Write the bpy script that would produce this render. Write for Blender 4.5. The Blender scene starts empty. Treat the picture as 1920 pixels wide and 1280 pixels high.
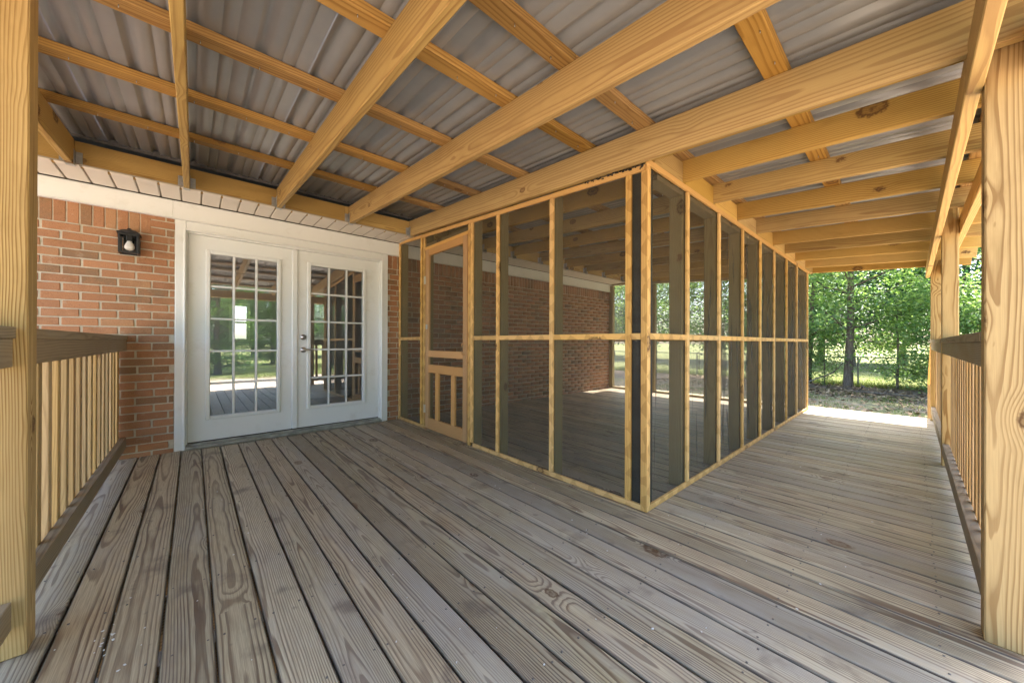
import bpy, bmesh, math, random
import numpy as np
from mathutils import Vector, Matrix, Quaternion

# ------------------------------------------------------------------ camera, sky, sun, exposure
scene = bpy.context.scene
cam_data = bpy.data.cameras.new('camera')
cam_data.sensor_fit = 'HORIZONTAL'
cam_data.sensor_width = 36.0
cam_data.lens = 36.0 * 669.1 / 1920.0
cam_data.clip_start = 0.02
cam_data.clip_end = 2000.0
cam = bpy.data.objects.new('camera', cam_data)
scene.collection.objects.link(cam)
cam.location = (0.0, 0.0, 1.0)
rot = Matrix.Rotation(math.radians(48.24 - 90.0), 4, 'Z') @ Matrix.Rotation(math.radians(90.0 + 0.08), 4, 'X') @ Matrix.Rotation(math.radians(0.19), 4, 'Z')
cam.rotation_euler = rot.to_euler()
scene.camera = cam

SUN_EL, SUN_AZ = 61.0, -4.0            # azimuth from +X, counter-clockwise
world = bpy.data.worlds.new('World')
scene.world = world
world.use_nodes = True
wn = world.node_tree.nodes
wl = world.node_tree.links
wn.clear()
sky = wn.new('ShaderNodeTexSky')
sky.sky_type = 'NISHITA'
sky.sun_disc = False
sky.sun_elevation = math.radians(SUN_EL)
sky.sun_rotation = math.radians(90.0 - SUN_AZ)
sky.air_density = 1.0
sky.dust_density = 2.5
sky.ozone_density = 1.0
bg = wn.new('ShaderNodeBackground')
bg.inputs['Strength'].default_value = 0.15
wo = wn.new('ShaderNodeOutputWorld')
wl.new(sky.outputs[0], bg.inputs['Color'])
wl.new(bg.outputs[0], wo.inputs['Surface'])

sun_data = bpy.data.lights.new('sun', 'SUN')
sun_data.energy = 4.0
sun_data.angle = math.radians(0.53)
sun_data.color = (1.0, 0.94, 0.85)
sun = bpy.data.objects.new('sun', sun_data)
scene.collection.objects.link(sun)
sd = Vector((math.cos(math.radians(SUN_EL)) * math.cos(math.radians(SUN_AZ)), math.cos(math.radians(SUN_EL)) * math.sin(math.radians(SUN_AZ)), math.sin(math.radians(SUN_EL))))
sun.rotation_euler = sd.to_track_quat('Z', 'Y').to_euler()
sun.location = (8, -4, 14)

scene.view_settings.view_transform = 'Standard'
scene.view_settings.look = 'None'
scene.view_settings.exposure = 2.97
scene.view_settings.gamma = 1.0
scene.view_settings.use_curve_mapping = False
scene.cycles.max_bounces = 7
scene.cycles.diffuse_bounces = 4
scene.cycles.glossy_bounces = 3
scene.cycles.transmission_bounces = 6
scene.cycles.transparent_max_bounces = 10
scene.cycles.caustics_reflective = False
scene.cycles.caustics_refractive = False
scene.cycles.sample_clamp_indirect = 3.0
scene.cycles.use_denoising = True
scene.cycles.use_adaptive_sampling = True
scene.cycles.adaptive_threshold = 0.012

rng = random.Random(7)
COL = scene.collection

# ------------------------------------------------------------------ node helpers
def new_mat(name):
    m = bpy.data.materials.new(name)
    m.use_nodes = True
    m.node_tree.nodes.clear()
    return m, m.node_tree.nodes, m.node_tree.links


class NG:
    """tiny wrapper for building node trees"""
    def __init__(self, m):
        self.n = m.node_tree.nodes
        self.l = m.node_tree.links

    def put(self, sock, v):
        if v is None:
            return
        if hasattr(v, 'node') and hasattr(v, 'is_output'):
            self.l.new(v, sock)
        else:
            if sock.type == 'RGBA' and len(v) == 3:
                v = (*v, 1.0)
            sock.default_value = v

    def math(self, op, a, b=None, c=None, clamp=False):
        x = self.n.new('ShaderNodeMath')
        x.operation = op
        x.use_clamp = clamp
        self.put(x.inputs[0], a)
        self.put(x.inputs[1], b)
        if c is not None:
            self.put(x.inputs[2], c)
        return x.outputs[0]

    def vmath(self, op, a, b=None):
        x = self.n.new('ShaderNodeVectorMath')
        x.operation = op
        self.put(x.inputs[0], a)
        self.put(x.inputs[1], b)
        return x.outputs[1] if op in ('LENGTH', 'DISTANCE', 'DOT_PRODUCT') else x.outputs[0]

    def sep(self, v):
        x = self.n.new('ShaderNodeSeparateXYZ')
        self.put(x.inputs[0], v)
        return x.outputs

    def comb(self, a, b, c):
        x = self.n.new('ShaderNodeCombineXYZ')
        for s, v in zip(x.inputs, (a, b, c)):
            self.put(s, v)
        return x.outputs[0]

    def noise(self, vec, scale, detail=2.0, rough=0.5, out=0, distortion=0.0):
        x = self.n.new('ShaderNodeTexNoise')
        self.put(x.inputs['Vector'], vec)
        self.put(x.inputs['Scale'], scale)
        self.put(x.inputs['Detail'], detail)
        self.put(x.inputs['Roughness'], rough)
        self.put(x.inputs['Distortion'], distortion)
        return x.outputs[out]

    def voronoi(self, vec, scale, feature='F1'):
        x = self.n.new('ShaderNodeTexVoronoi')
        x.feature = feature
        self.put(x.inputs['Vector'], vec)
        self.put(x.inputs['Scale'], scale)
        return x.outputs

    def ramp(self, fac, stops, interp='LINEAR'):
        x = self.n.new('ShaderNodeValToRGB')
        cr = x.color_ramp
        cr.interpolation = interp
        while len(cr.elements) < len(stops):
            cr.elements.new(0.5)
        for e, (p, c) in zip(cr.elements, stops):
            e.position = p
            e.color = c if len(c) == 4 else (*c, 1.0)
        self.put(x.inputs[0], fac)
        return x.outputs[0]

    def mix(self, fac, a, b, blend='MIX'):
        x = self.n.new('ShaderNodeMix')
        x.data_type = 'RGBA'
        x.blend_type = blend
        x.clamp_factor = True
        self.put(x.inputs[0], fac)
        self.put(x.inputs[6], a)
        self.put(x.inputs[7], b)
        return x.outputs[2]

    def maprange(self, v, a, b, c=0.0, d=1.0, smooth=False):
        x = self.n.new('ShaderNodeMapRange')
        if smooth:
            x.interpolation_type = 'SMOOTHSTEP'
        for s, q in zip(x.inputs[:5], (v, a, b, c, d)):
            self.put(s, q)
        return x.outputs[0]

    def bump(self, h, strength=0.3, dist=0.01, normal=None):
        x = self.n.new('ShaderNodeBump')
        self.put(x.inputs['Strength'], strength)
        self.put(x.inputs['Distance'], dist)
        self.put(x.inputs['Height'], h)
        if normal is not None:
            self.put(x.inputs['Normal'], normal)
        return x.outputs[0]

    def bsdf(self, color, rough=0.6, metallic=0.0, normal=None, spec=0.5, sub=None):
        x = self.n.new('ShaderNodeBsdfPrincipled')
        self.put(x.inputs['Base Color'], color)
        self.put(x.inputs['Roughness'], rough)
        self.put(x.inputs['Metallic'], metallic)
        self.put(x.inputs['Specular IOR Level'], spec)
        if normal is not None:
            self.put(x.inputs['Normal'], normal)
        return x.outputs[0]

    def out(self, sh):
        x = self.n.new('ShaderNodeOutputMaterial')
        self.l.new(sh, x.inputs['Surface'])

    def objcoord(self):
        x = self.n.new('ShaderNodeTexCoord')
        return x.outputs['Object']

    def rand(self):
        x = self.n.new('ShaderNodeObjectInfo')
        return x.outputs['Random']

    def geo(self, name):
        x = self.n.new('ShaderNodeNewGeometry')
        return x.outputs[name]


def hash_val(g, r, k):
    """another pseudo random number from the object's random"""
    return g.math('FRACT', g.math('MULTIPLY', r, k))


# ------------------------------------------------------------------ materials
def wood(name, early, late, tint_a, tint_b, ring=150.0, contrast=0.75, rough=0.62, knots=0.55, grey=None, stains=None, bump=0.25, zigzag=0.0, spread=1.0, spec=0.3, wob=0.085, fibw=0.25, blotch=None, gap_shade=None):
    """pine lumber, length along the local X axis; growth rings round a log axis that runs askew to the board"""
    m, _, _ = new_mat(name)
    g = NG(m)
    co = g.objcoord()
    r = g.rand()
    r2, r3, r4, r5 = (hash_val(g, r, k) for k in (37.7, 91.3, 153.1, 411.7))
    s = g.sep(co)
    x, y, z = s[0], s[1], s[2]
    off = g.comb(g.math('MULTIPLY', r, 43.0), g.math('MULTIPLY', r2, 17.0), g.math('MULTIPLY', r3, 29.0))
    # low frequency wander of the log axis along the board
    wv = g.comb(g.math('MULTIPLY', x, 0.75), g.math('MULTIPLY', y, 2.5), g.math('MULTIPLY', z, 2.5))
    wander = g.noise(g.vmath('ADD', wv, off), 1.0, 2.5, 0.55, out=1)
    ws = g.sep(wander)
    # knots: sparse cells
    kv = g.vmath('ADD', g.comb(g.math('MULTIPLY', x, 2.9), g.math('MULTIPLY', y, 4.8), g.math('MULTIPLY', z, 4.8)), off)
    vo = g.voronoi(kv, 1.0)
    kcol = g.sep(vo[1])
    keep = g.math('GREATER_THAN', kcol[0], 1.0 - knots)
    kd = vo[0]
    ksize = g.math('MULTIPLY_ADD', kcol[1], 0.10, 0.09)
    kdn = g.math('ADD', g.math('DIVIDE', kd, ksize), g.math('MULTIPLY_ADD', g.noise(co, 60.0, 2.0), 0.8, -0.4))
    kbend = g.math('MULTIPLY', keep, g.maprange(kd, 0.0, 0.36, 1.0, 0.0, True))
    yy = g.math('ADD', g.math('SUBTRACT', y, g.math('MULTIPLY_ADD', r2, 0.12, -0.06)), g.math('MULTIPLY_ADD', ws[0], wob, -wob / 2))
    zz = g.math('ADD', g.math('ADD', z, g.math('MULTIPLY_ADD', r3, 0.09, 0.012)),
                g.math('ADD', g.math('MULTIPLY_ADD', ws[1], wob, -wob / 2), g.math('MULTIPLY', x, g.math('MULTIPLY_ADD', r4, 0.026, -0.013))))
    rad = g.math('SQRT', g.math('ADD', g.math('MULTIPLY', yy, yy), g.math('MULTIPLY', zz, zz)))
    fine = g.noise(g.comb(g.math('MULTIPLY', x, 2.2), g.math('MULTIPLY', y, 26.0), g.math('MULTIPLY', z, 26.0)), 1.0, 2.0, 0.6)
    rad = g.math('ADD', rad, g.math('MULTIPLY_ADD', fine, 0.007, -0.0035))
    rad = g.math('ADD', rad, g.math('MULTIPLY', kbend, 0.020))
    ringv = g.math('FRACT', g.math('MULTIPLY', rad, g.math('MULTIPLY_ADD', r5, ring * 0.5, ring * 0.75)))
    rr = g.ramp(ringv, [(0.0, (0, 0, 0)), (0.42, (0.05, 0.05, 0.05)), (0.62, (0.45, 0.45, 0.45)), (0.72, (1, 1, 1)), (0.94, (1, 1, 1)), (1.0, (0.05, 0.05, 0.05))])
    patch = g.noise(g.vmath('ADD', g.comb(g.math('MULTIPLY', x, 1.3), g.math('MULTIPLY', y, 7.0), g.math('MULTIPLY', z, 7.0)), off), 1.0, 3.0, 0.6)
    amount = g.math('MULTIPLY', rr, g.math('MULTIPLY', g.maprange(patch, 0.25, 0.65, 0.4, 1.0), contrast))
    fib = g.noise(g.comb(g.math('MULTIPLY', x, 9.0), g.math('MULTIPLY', y, 420.0), g.math('MULTIPLY', z, 420.0)), 1.0, 2.0, 0.6)
    col = g.mix(amount, early, late)
    col = g.mix(g.math('MULTIPLY', g.maprange(fib, 0.38, 0.72), fibw), col, late)
    # board to board tint and slow drift along the board
    tint = g.mix(g.math('ADD', g.math('MULTIPLY', r4, 0.7), g.math('MULTIPLY', patch, 0.3)), tint_a, tint_b)
    col = g.mix(1.0, col, tint, 'MULTIPLY')
    val = g.n.new('ShaderNodeHueSaturation')
    g.put(val.inputs['Color'], col)
    g.put(val.inputs['Value'], g.math('MULTIPLY_ADD', r2, 0.34 * spread, 1.0 - 0.17 * spread))
    g.put(val.inputs['Saturation'], g.math('MULTIPLY_ADD', r3, 0.13 * spread, 1.0 - 0.09 * spread))
    col = val.outputs[0]
    if grey is not None:
        gn = g.noise(g.vmath('ADD', g.comb(g.math('MULTIPLY', x, 1.1), g.math('MULTIPLY', y, 4.0), g.math('MULTIPLY', z, 4.0)), off), 1.6, 4.0, 0.62)
        gf = g.math('MULTIPLY', g.maprange(g.math('ADD', gn, g.math('MULTIPLY_ADD', r5, 0.30, -0.15)), 0.44, 0.84), 0.75)
        col = g.mix(gf, col, g.mix(g.math('MULTIPLY', amount, 0.75), grey[0], grey[1]))
    if blotch is not None:
        bn = g.noise(g.vmath('ADD', g.comb(g.math('MULTIPLY', x, 1.6), g.math('MULTIPLY', y, 6.0), g.math('MULTIPLY', z, 6.0)), off), 1.4, 5.0, 0.65)
        col = g.mix(g.math('MULTIPLY', g.maprange(bn, 0.50, 0.78, 0.0, 1.0, True), 0.55), col, g.mix(1.0, col, blotch, 'MULTIPLY'))
    if stains is not None:
        sn = g.noise(g.vmath('ADD', co, off), 4.2, 4.0, 0.6)
        col = g.mix(g.math('MULTIPLY', g.maprange(sn, 0.58, 0.74, 0.0, 1.0, True), 0.62), col, stains)
        sp = g.noise(g.vmath('ADD', co, off), 17.0, 2.0, 0.5)
        col = g.mix(g.math('MULTIPLY', g.maprange(sp, 0.68, 0.78, 0.0, 1.0, True), 0.5), col, stains)
        wsn = g.noise(g.vmath('ADD', g.comb(g.math('MULTIPLY', x, 2.0), g.math('MULTIPLY', y, 9.0), z), off), 3.0, 5.0, 0.7)
        col = g.mix(g.math('MULTIPLY', g.maprange(wsn, 0.66, 0.80, 0.0, 1.0, True), 0.42), col, (0.62, 0.60, 0.57))
    if gap_shade is not None:
        # shade of the board gaps painted into the colour along the long edges
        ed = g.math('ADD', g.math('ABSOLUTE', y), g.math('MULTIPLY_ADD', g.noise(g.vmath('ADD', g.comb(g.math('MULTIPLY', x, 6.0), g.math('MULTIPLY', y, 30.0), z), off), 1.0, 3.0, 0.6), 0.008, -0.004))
        col = g.mix(g.math('MULTIPLY', g.maprange(ed, gap_shade - 0.004, gap_shade + 0.003, 0.0, 1.0, True), 0.78), col, (0.05, 0.04, 0.032))
    kin = g.math('MULTIPLY', keep, g.maprange(kdn, 0.75, 1.25, 1.0, 0.0, True))
    krng = g.math('MULTIPLY_ADD', g.math('SINE', g.math('MULTIPLY', kdn, 9.0)), 0.25, 0.72)
    col = g.mix(g.math('MULTIPLY', kin, krng), col, g.mix(kcol[2], (0.075, 0.032, 0.012), (0.16, 0.075, 0.03)))
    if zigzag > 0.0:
        # blotchy darker tooth-shaped pattern along the board
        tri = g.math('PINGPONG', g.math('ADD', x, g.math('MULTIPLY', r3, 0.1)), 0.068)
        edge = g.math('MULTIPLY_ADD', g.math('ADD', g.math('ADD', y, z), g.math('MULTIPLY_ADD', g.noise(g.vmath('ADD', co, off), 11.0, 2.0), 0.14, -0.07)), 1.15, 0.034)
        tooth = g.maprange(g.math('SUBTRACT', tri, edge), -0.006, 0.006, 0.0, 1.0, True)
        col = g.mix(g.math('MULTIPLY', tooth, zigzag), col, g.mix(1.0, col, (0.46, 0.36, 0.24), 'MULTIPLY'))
    h = g.math('ADD', g.math('MULTIPLY', rr, 0.5), g.math('MULTIPLY', fib, 0.5))
    nrm = g.bump(h, bump, 0.0016)
    rg = g.math('MULTIPLY_ADD', patch, 0.16, rough - 0.08)
    g.out(g.bsdf(col, rg, 0.0, nrm, spec))
    return m


M = {}
M['pine'] = wood('new_pine', (0.545, 0.365, 0.115), (0.33, 0.175, 0.045), (1.0, 0.95, 0.84), (0.98, 1.0, 0.86), ring=95, contrast=0.8, knots=0.6, spread=1.7, blotch=(0.62, 0.55, 0.45), wob=0.07)
M['purlin'] = wood('purlin_pine', (0.45, 0.285, 0.10), (0.265, 0.142, 0.042), (1.0, 0.93, 0.8), (1.0, 0.96, 0.82), ring=90, contrast=1.0, knots=0.4, spread=1.5, blotch=(0.62, 0.55, 0.45), wob=0.07)
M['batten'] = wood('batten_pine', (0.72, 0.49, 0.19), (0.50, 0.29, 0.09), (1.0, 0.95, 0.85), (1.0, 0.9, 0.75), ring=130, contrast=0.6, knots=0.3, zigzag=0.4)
M['battenplain'] = wood('batten_plain', (0.70, 0.46, 0.18), (0.48, 0.275, 0.085), (1.0, 0.95, 0.85), (1.0, 0.9, 0.75), ring=130, contrast=0.65, knots=0.25)
M['cedar'] = wood('door_cedar', (0.56, 0.345, 0.145), (0.38, 0.20, 0.07), (1.0, 0.95, 0.9), (1.0, 0.9, 0.8), ring=140, contrast=0.6, knots=0.12)
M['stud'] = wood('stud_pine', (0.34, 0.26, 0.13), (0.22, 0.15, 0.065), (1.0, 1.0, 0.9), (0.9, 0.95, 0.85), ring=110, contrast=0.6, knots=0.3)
M['post'] = wood('post_pine', (0.52, 0.365, 0.18), (0.25, 0.14, 0.05), (1.0, 0.98, 0.86), (0.96, 1.0, 0.84), ring=190, contrast=1.0, rough=0.72, spec=0.2, knots=0.6, spread=1.0, blotch=(0.62, 0.55, 0.45), wob=0.05)
M['baluster'] = wood('baluster_pine', (0.54, 0.385, 0.19), (0.33, 0.195, 0.075), (1.0, 0.92, 0.8), (1.0, 0.98, 0.9), ring=110, contrast=0.7, knots=0.25, spread=1.4)
M['rail'] = wood('weathered_rail', (0.36, 0.265, 0.155), (0.18, 0.12, 0.065), (1.0, 0.96, 0.88), (0.92, 0.95, 0.92), ring=110, contrast=0.7, knots=0.3, grey=((0.33, 0.30, 0.25), (0.17, 0.14, 0.11)))
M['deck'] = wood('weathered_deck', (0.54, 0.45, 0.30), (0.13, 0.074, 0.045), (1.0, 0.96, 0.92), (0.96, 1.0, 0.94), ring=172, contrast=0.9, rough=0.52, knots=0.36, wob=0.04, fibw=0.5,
                 grey=((0.42, 0.385, 0.34), (0.17, 0.13, 0.105)), stains=(0.115, 0.085, 0.068), bump=0.5, spread=1.35, spec=0.5, gap_shade=0.0622, blotch=(0.66, 0.56, 0.50))


def simple(name, color, rough=0.5, metallic=0.0, noise_scale=None, noise_amt=0.12, bump=0.0, bump_scale=60.0, spec=0.5):
    m, _, _ = new_mat(name)
    g = NG(m)
    co = g.objcoord()
    col = color
    if noise_scale:
        nz = g.noise(g.vmath('ADD', co, g.comb(g.math('MULTIPLY', g.rand(), 31.0), 0.0, 0.0)), noise_scale, 4.0, 0.6)
        dark = tuple(c * (1.0 - 2.2 * noise_amt) for c in color)
        lite = tuple(min(1.0, c * (1.0 + noise_amt)) for c in color)
        col = g.mix(g.maprange(nz, 0.3, 0.7), dark, lite)
    nrm = None
    if bump:
        nrm = g.bump(g.noise(co, bump_scale, 3.0), bump, 0.003)
    g.out(g.bsdf(col, rough, metallic, nrm, spec))
    return m


def white_paint(name, color, dirt=(0.50, 0.46, 0.38)):
    m, _, _ = new_mat(name)
    g = NG(m)
    co = g.objcoord()
    n1 = g.noise(g.vmath('ADD', co, g.comb(g.math('MULTIPLY', g.rand(), 31.0), 0.0, 0.0)), 5.0, 5.0, 0.65)
    col = g.mix(g.math('MULTIPLY', g.maprange(n1, 0.56, 0.8), 0.35), color, dirt)
    n2 = g.noise(co, 120.0, 2.0)
    g.out(g.bsdf(col, g.math('MULTIPLY_ADD', n1, 0.2, 0.32), 0.0, g.bump(n2, 0.08, 0.001), 0.45))
    return m


M['paint'] = white_paint('door_white_paint', (0.82, 0.835, 0.83))
M['trim'] = white_paint('trim_white', (0.80, 0.81, 0.795))
M['soffit'] = white_paint('soffit_vinyl', (0.74, 0.68, 0.59))
M['steel'] = simple('galvanised_steel', (0.55, 0.57, 0.58), 0.38, 0.9, 30.0, 0.12)
M['nickel'] = simple('satin_nickel', (0.50, 0.47, 0.43), 0.28, 1.0, 20.0, 0.06)
M['sill'] = simple('aluminium_sill', (0.42, 0.41, 0.36), 0.5, 0.3, 9.0, 0.22)
M['black'] = simple('black_metal', (0.018, 0.018, 0.02), 0.42, 0.0, 15.0, 0.2)
M['bulb'] = simple('white_bulb', (0.82, 0.80, 0.76), 0.22)
M['chip'] = simple('paint_flake', (0.75, 0.73, 0.70), 0.6)
M['drywall'] = simple('grey_drywall', (0.55, 0.55, 0.56), 0.8, 0.0, 3.0, 0.03)
M['inner_ceiling'] = simple('white_ceiling', (0.75, 0.75, 0.73), 0.85)
M['base'] = simple('white_baseboard', (0.75, 0.75, 0.73), 0.45)
M['hinge'] = simple('zinc_hinge', (0.62, 0.60, 0.52), 0.35, 0.8, 40.0, 0.1)
M['dirt_black'] = simple('dark_gunk', (0.03, 0.025, 0.02), 0.9)


def floor_mat():
    m, _, _ = new_mat('dark_plank_floor')
    g = NG(m)
    s = g.sep(g.objcoord())
    row = g.math('FLOOR', g.math('MULTIPLY', s[1], 9.0))
    n = g.noise(g.comb(g.math('MULTIPLY', s[0], 2.0), g.math('MULTIPLY', s[1], 40.0), g.math('MULTIPLY', row, 3.7)), 1.0, 3.0)
    col = g.mix(n, (0.035, 0.022, 0.015), (0.11, 0.072, 0.05))
    g.out(g.bsdf(col, 0.32, 0.0, None, 0.5))
    return m


M['inner_floor'] = floor_mat()


def roof_metal():
    m, _, _ = new_mat('roof_sheet_metal')
    g = NG(m)
    co = g.objcoord()
    n = g.noise(g.vmath('ADD', co, g.comb(g.math('MULTIPLY', g.rand(), 40.0), 0.0, 0.0)), 2.2, 4.0, 0.6)
    col = g.mix(g.maprange(n, 0.35, 0.7), (0.28, 0.297, 0.31), (0.345, 0.362, 0.372))
    g.out(g.bsdf(col, g.math('MULTIPLY_ADD', n, 0.06, 0.32), 0.15, None, 0.7))
    return m


M['roof'] = roof_metal()


def brick_mat(name, island=False):
    m, _, _ = new_mat(name)
    g = NG(m)
    co = g.objcoord()
    r = g.geo('Random Per Island') if island else g.rand()
    r2 = hash_val(g, r, 57.3)
    r3 = hash_val(g, r, 213.9)
    off = g.comb(g.math('MULTIPLY', r, 51.0), g.math('MULTIPLY', r2, 23.0), 0.0)
    p = g.vmath('ADD', co, off)
    base = g.ramp(r, [(0.0, (0.38, 0.19, 0.10)), (0.3, (0.45, 0.23, 0.125)), (0.6, (0.36, 0.175, 0.095)), (0.78, (0.44, 0.25, 0.135)), (0.87, (0.30, 0.175, 0.10)), (1.0, (0.23, 0.15, 0.09))])
    n = g.noise(p, 14.0, 4.0, 0.65)
    col = g.mix(g.math('MULTIPLY', g.maprange(n, 0.35, 0.75), 0.65), base, g.mix(r2, (0.24, 0.115, 0.055), (0.50, 0.23, 0.11)))
    sp = g.noise(p, 170.0, 2.0, 0.6)
    col = g.mix(g.math('MULTIPLY', g.maprange(sp, 0.58, 0.74), 0.6), col, (0.10, 0.045, 0.026))
    col = g.mix(g.math('MULTIPLY', g.maprange(sp, 0.40, 0.28), 0.35), col, (0.60, 0.36, 0.20))
    sm = g.noise(p, 9.0, 3.0, 0.6)
    col = g.mix(g.math('MULTIPLY', g.maprange(sm, 0.63, 0.74), 0.38), col, (0.58, 0.50, 0.38))
    s = g.sep(p)
    scr = g.noise(g.comb(g.math('MULTIPLY', s[0], 240.0), g.math('MULTIPLY', s[1], 240.0), g.math('MULTIPLY', s[2], 45.0)), 1.0, 2.0, 0.6)
    h = g.math('ADD', g.math('MULTIPLY', scr, 0.7), g.math('MULTIPLY', sp, 0.5))
    g.out(g.bsdf(col, 0.85, 0.0, g.bump(h, 0.55, 0.003), 0.2))
    return m


M['brick'] = brick_mat('red_brick')
M['brickjoined'] = brick_mat('red_brick_joined', True)


def mortar_mat():
    m, _, _ = new_mat('cream_mortar')
    g = NG(m)
    co = g.objcoord()
    n = g.noise(co, 22.0, 5.0, 0.7)
    n2 = g.noise(co, 260.0, 3.0, 0.6)
    col = g.mix(g.maprange(n, 0.3, 0.75), (0.46, 0.41, 0.32), (0.64, 0.58, 0.465))
    g.out(g.bsdf(col, 0.95, 0.0, g.bump(g.math('ADD', n, n2), 0.7, 0.004), 0.1))
    return m


M['mortar'] = mortar_mat()


def glass_mat(name, ior=1.6):
    m, n, l = new_mat(name)
    g = NG(m)
    tr = n.new('ShaderNodeBsdfTransparent')
    tr.inputs[0].default_value = (0.93, 0.96, 0.94, 1)
    gl = n.new('ShaderNodeBsdfGlossy')
    gl.inputs['Roughness'].default_value = 0.004
    gl.inputs['Color'].default_value = (0.97, 0.98, 1.0, 1)
    wob = g.noise(g.objcoord(), 1.7, 1.0)
    g.l.new(g.bump(wob, 0.012, 0.05), gl.inputs['Normal'])
    fr = n.new('ShaderNodeFresnel')
    fr.inputs[0].default_value = ior
    mx = n.new('ShaderNodeMixShader')
    l.new(fr.outputs[0], mx.inputs[0])
    l.new(tr.outputs[0], mx.inputs[1])
    l.new(gl.outputs[0], mx.inputs[2])
    g.out(mx.outputs[0])
    return m


M['glass'] = glass_mat('pane_glass', 2.6)
M['lampglass'] = glass_mat('lamp_glass', 1.4)


def screen_mat():
    """woven insect screen: open weave lets about half of the light straight through"""
    m, n, l = new_mat('insect_screen')
    g = NG(m)
    co = g.objcoord()
    tr = n.new('ShaderNodeBsdfTransparent')
    df = n.new('ShaderNodeBsdfDiffuse')
    df.inputs[0].default_value = (0.11, 0.105, 0.09, 1)
    tl = n.new('ShaderNodeBsdfTranslucent')
    tl.inputs[0].default_value = (0.14, 0.135, 0.12, 1)
    ms = n.new('ShaderNodeMixShader')
    ms.inputs[0].default_value = 0.35
    l.new(df.outputs[0], ms.inputs[1])
    l.new(tl.outputs[0], ms.inputs[2])
    nz = g.noise(co, 2.6, 3.0, 0.6)
    mx = n.new('ShaderNodeMixShader')
    l.new(g.maprange(nz, 0.3, 0.7, 0.36, 0.47), mx.inputs[0])
    l.new(tr.outputs[0], mx.inputs[1])
    l.new(ms.outputs[0], mx.inputs[2])
    g.out(mx.outputs[0])
    return m


M['screen'] = screen_mat()


def leaf_mat(name, dark, mid, light, trans):
    m, n, l = new_mat(name)
    g = NG(m)
    r = g.geo('Random Per Island')
    nz = g.noise(g.objcoord(), 0.55, 2.0)
    f = g.math('ADD', g.math('MULTIPLY', r, 0.65), g.math('MULTIPLY_ADD', nz, 0.9, -0.27))
    f = g.math('ADD', f, g.math('MULTIPLY_ADD', g.rand(), 0.2, -0.1))
    col = g.ramp(f, [(0.1, dark), (0.5, mid), (0.95, light)])
    pb = g.bsdf(col, 0.5, 0.0, None, 0.35)
    tl = n.new('ShaderNodeBsdfTranslucent')
    g.put(tl.inputs[0], g.mix(1.0, col, trans, 'MULTIPLY'))
    mx = n.new('ShaderNodeMixShader')
    mx.inputs[0].default_value = 0.5
    l.new(pb, mx.inputs[1])
    l.new(tl.outputs[0], mx.inputs[2])
    g.out(mx.outputs[0])
    return m


M['leaf'] = leaf_mat('broad_leaf', (0.065, 0.135, 0.055), (0.17, 0.28, 0.11), (0.34, 0.42, 0.19), (1.5, 1.55, 0.8))
M['leafdark'] = leaf_mat('dark_leaf', (0.03, 0.085, 0.045), (0.065, 0.155, 0.075), (0.13, 0.23, 0.10), (1.4, 1.5, 0.95))
M['needle'] = leaf_mat('conifer_leaf', (0.05, 0.10, 0.03), (0.10, 0.18, 0.045), (0.18, 0.27, 0.07), (1.3, 1.4, 0.8))
M['grassblade'] = leaf_mat('grass_blade', (0.06, 0.10, 0.025), (0.12, 0.17, 0.04), (0.22, 0.24, 0.08), (1.2, 1.2, 0.7))


def litter_mat():
    m, n, l = new_mat('fallen_leaf')
    g = NG(m)
    col = g.ramp(g.geo('Random Per Island'), [(0.0, (0.10, 0.06, 0.035)), (0.5, (0.22, 0.14, 0.08)), (1.0, (0.36, 0.26, 0.16))])
    g.out(g.bsdf(col, 0.8, 0.0, None, 0.2))
    return m


M['litter'] = litter_mat()


def bark_mat():
    m, n, l = new_mat('tree_bark')
    g = NG(m)
    s = g.sep(g.objcoord())
    p = g.comb(s[0], s[1], g.math('MULTIPLY', s[2], 0.18))
    nz = g.noise(p, 24.0, 4.0, 0.65)
    n2 = g.noise(g.objcoord(), 3.0, 3.0)
    col = g.mix(g.maprange(nz, 0.3, 0.72), (0.055, 0.042, 0.032), (0.20, 0.165, 0.13))
    col = g.mix(g.math('MULTIPLY', g.maprange(n2, 0.55, 0.75), 0.5), col, (0.22, 0.21, 0.18))
    g.out(g.bsdf(col, 0.9, 0.0, g.bump(nz, 0.7, 0.02), 0.15))
    return m


M['bark'] = bark_mat()


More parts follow.
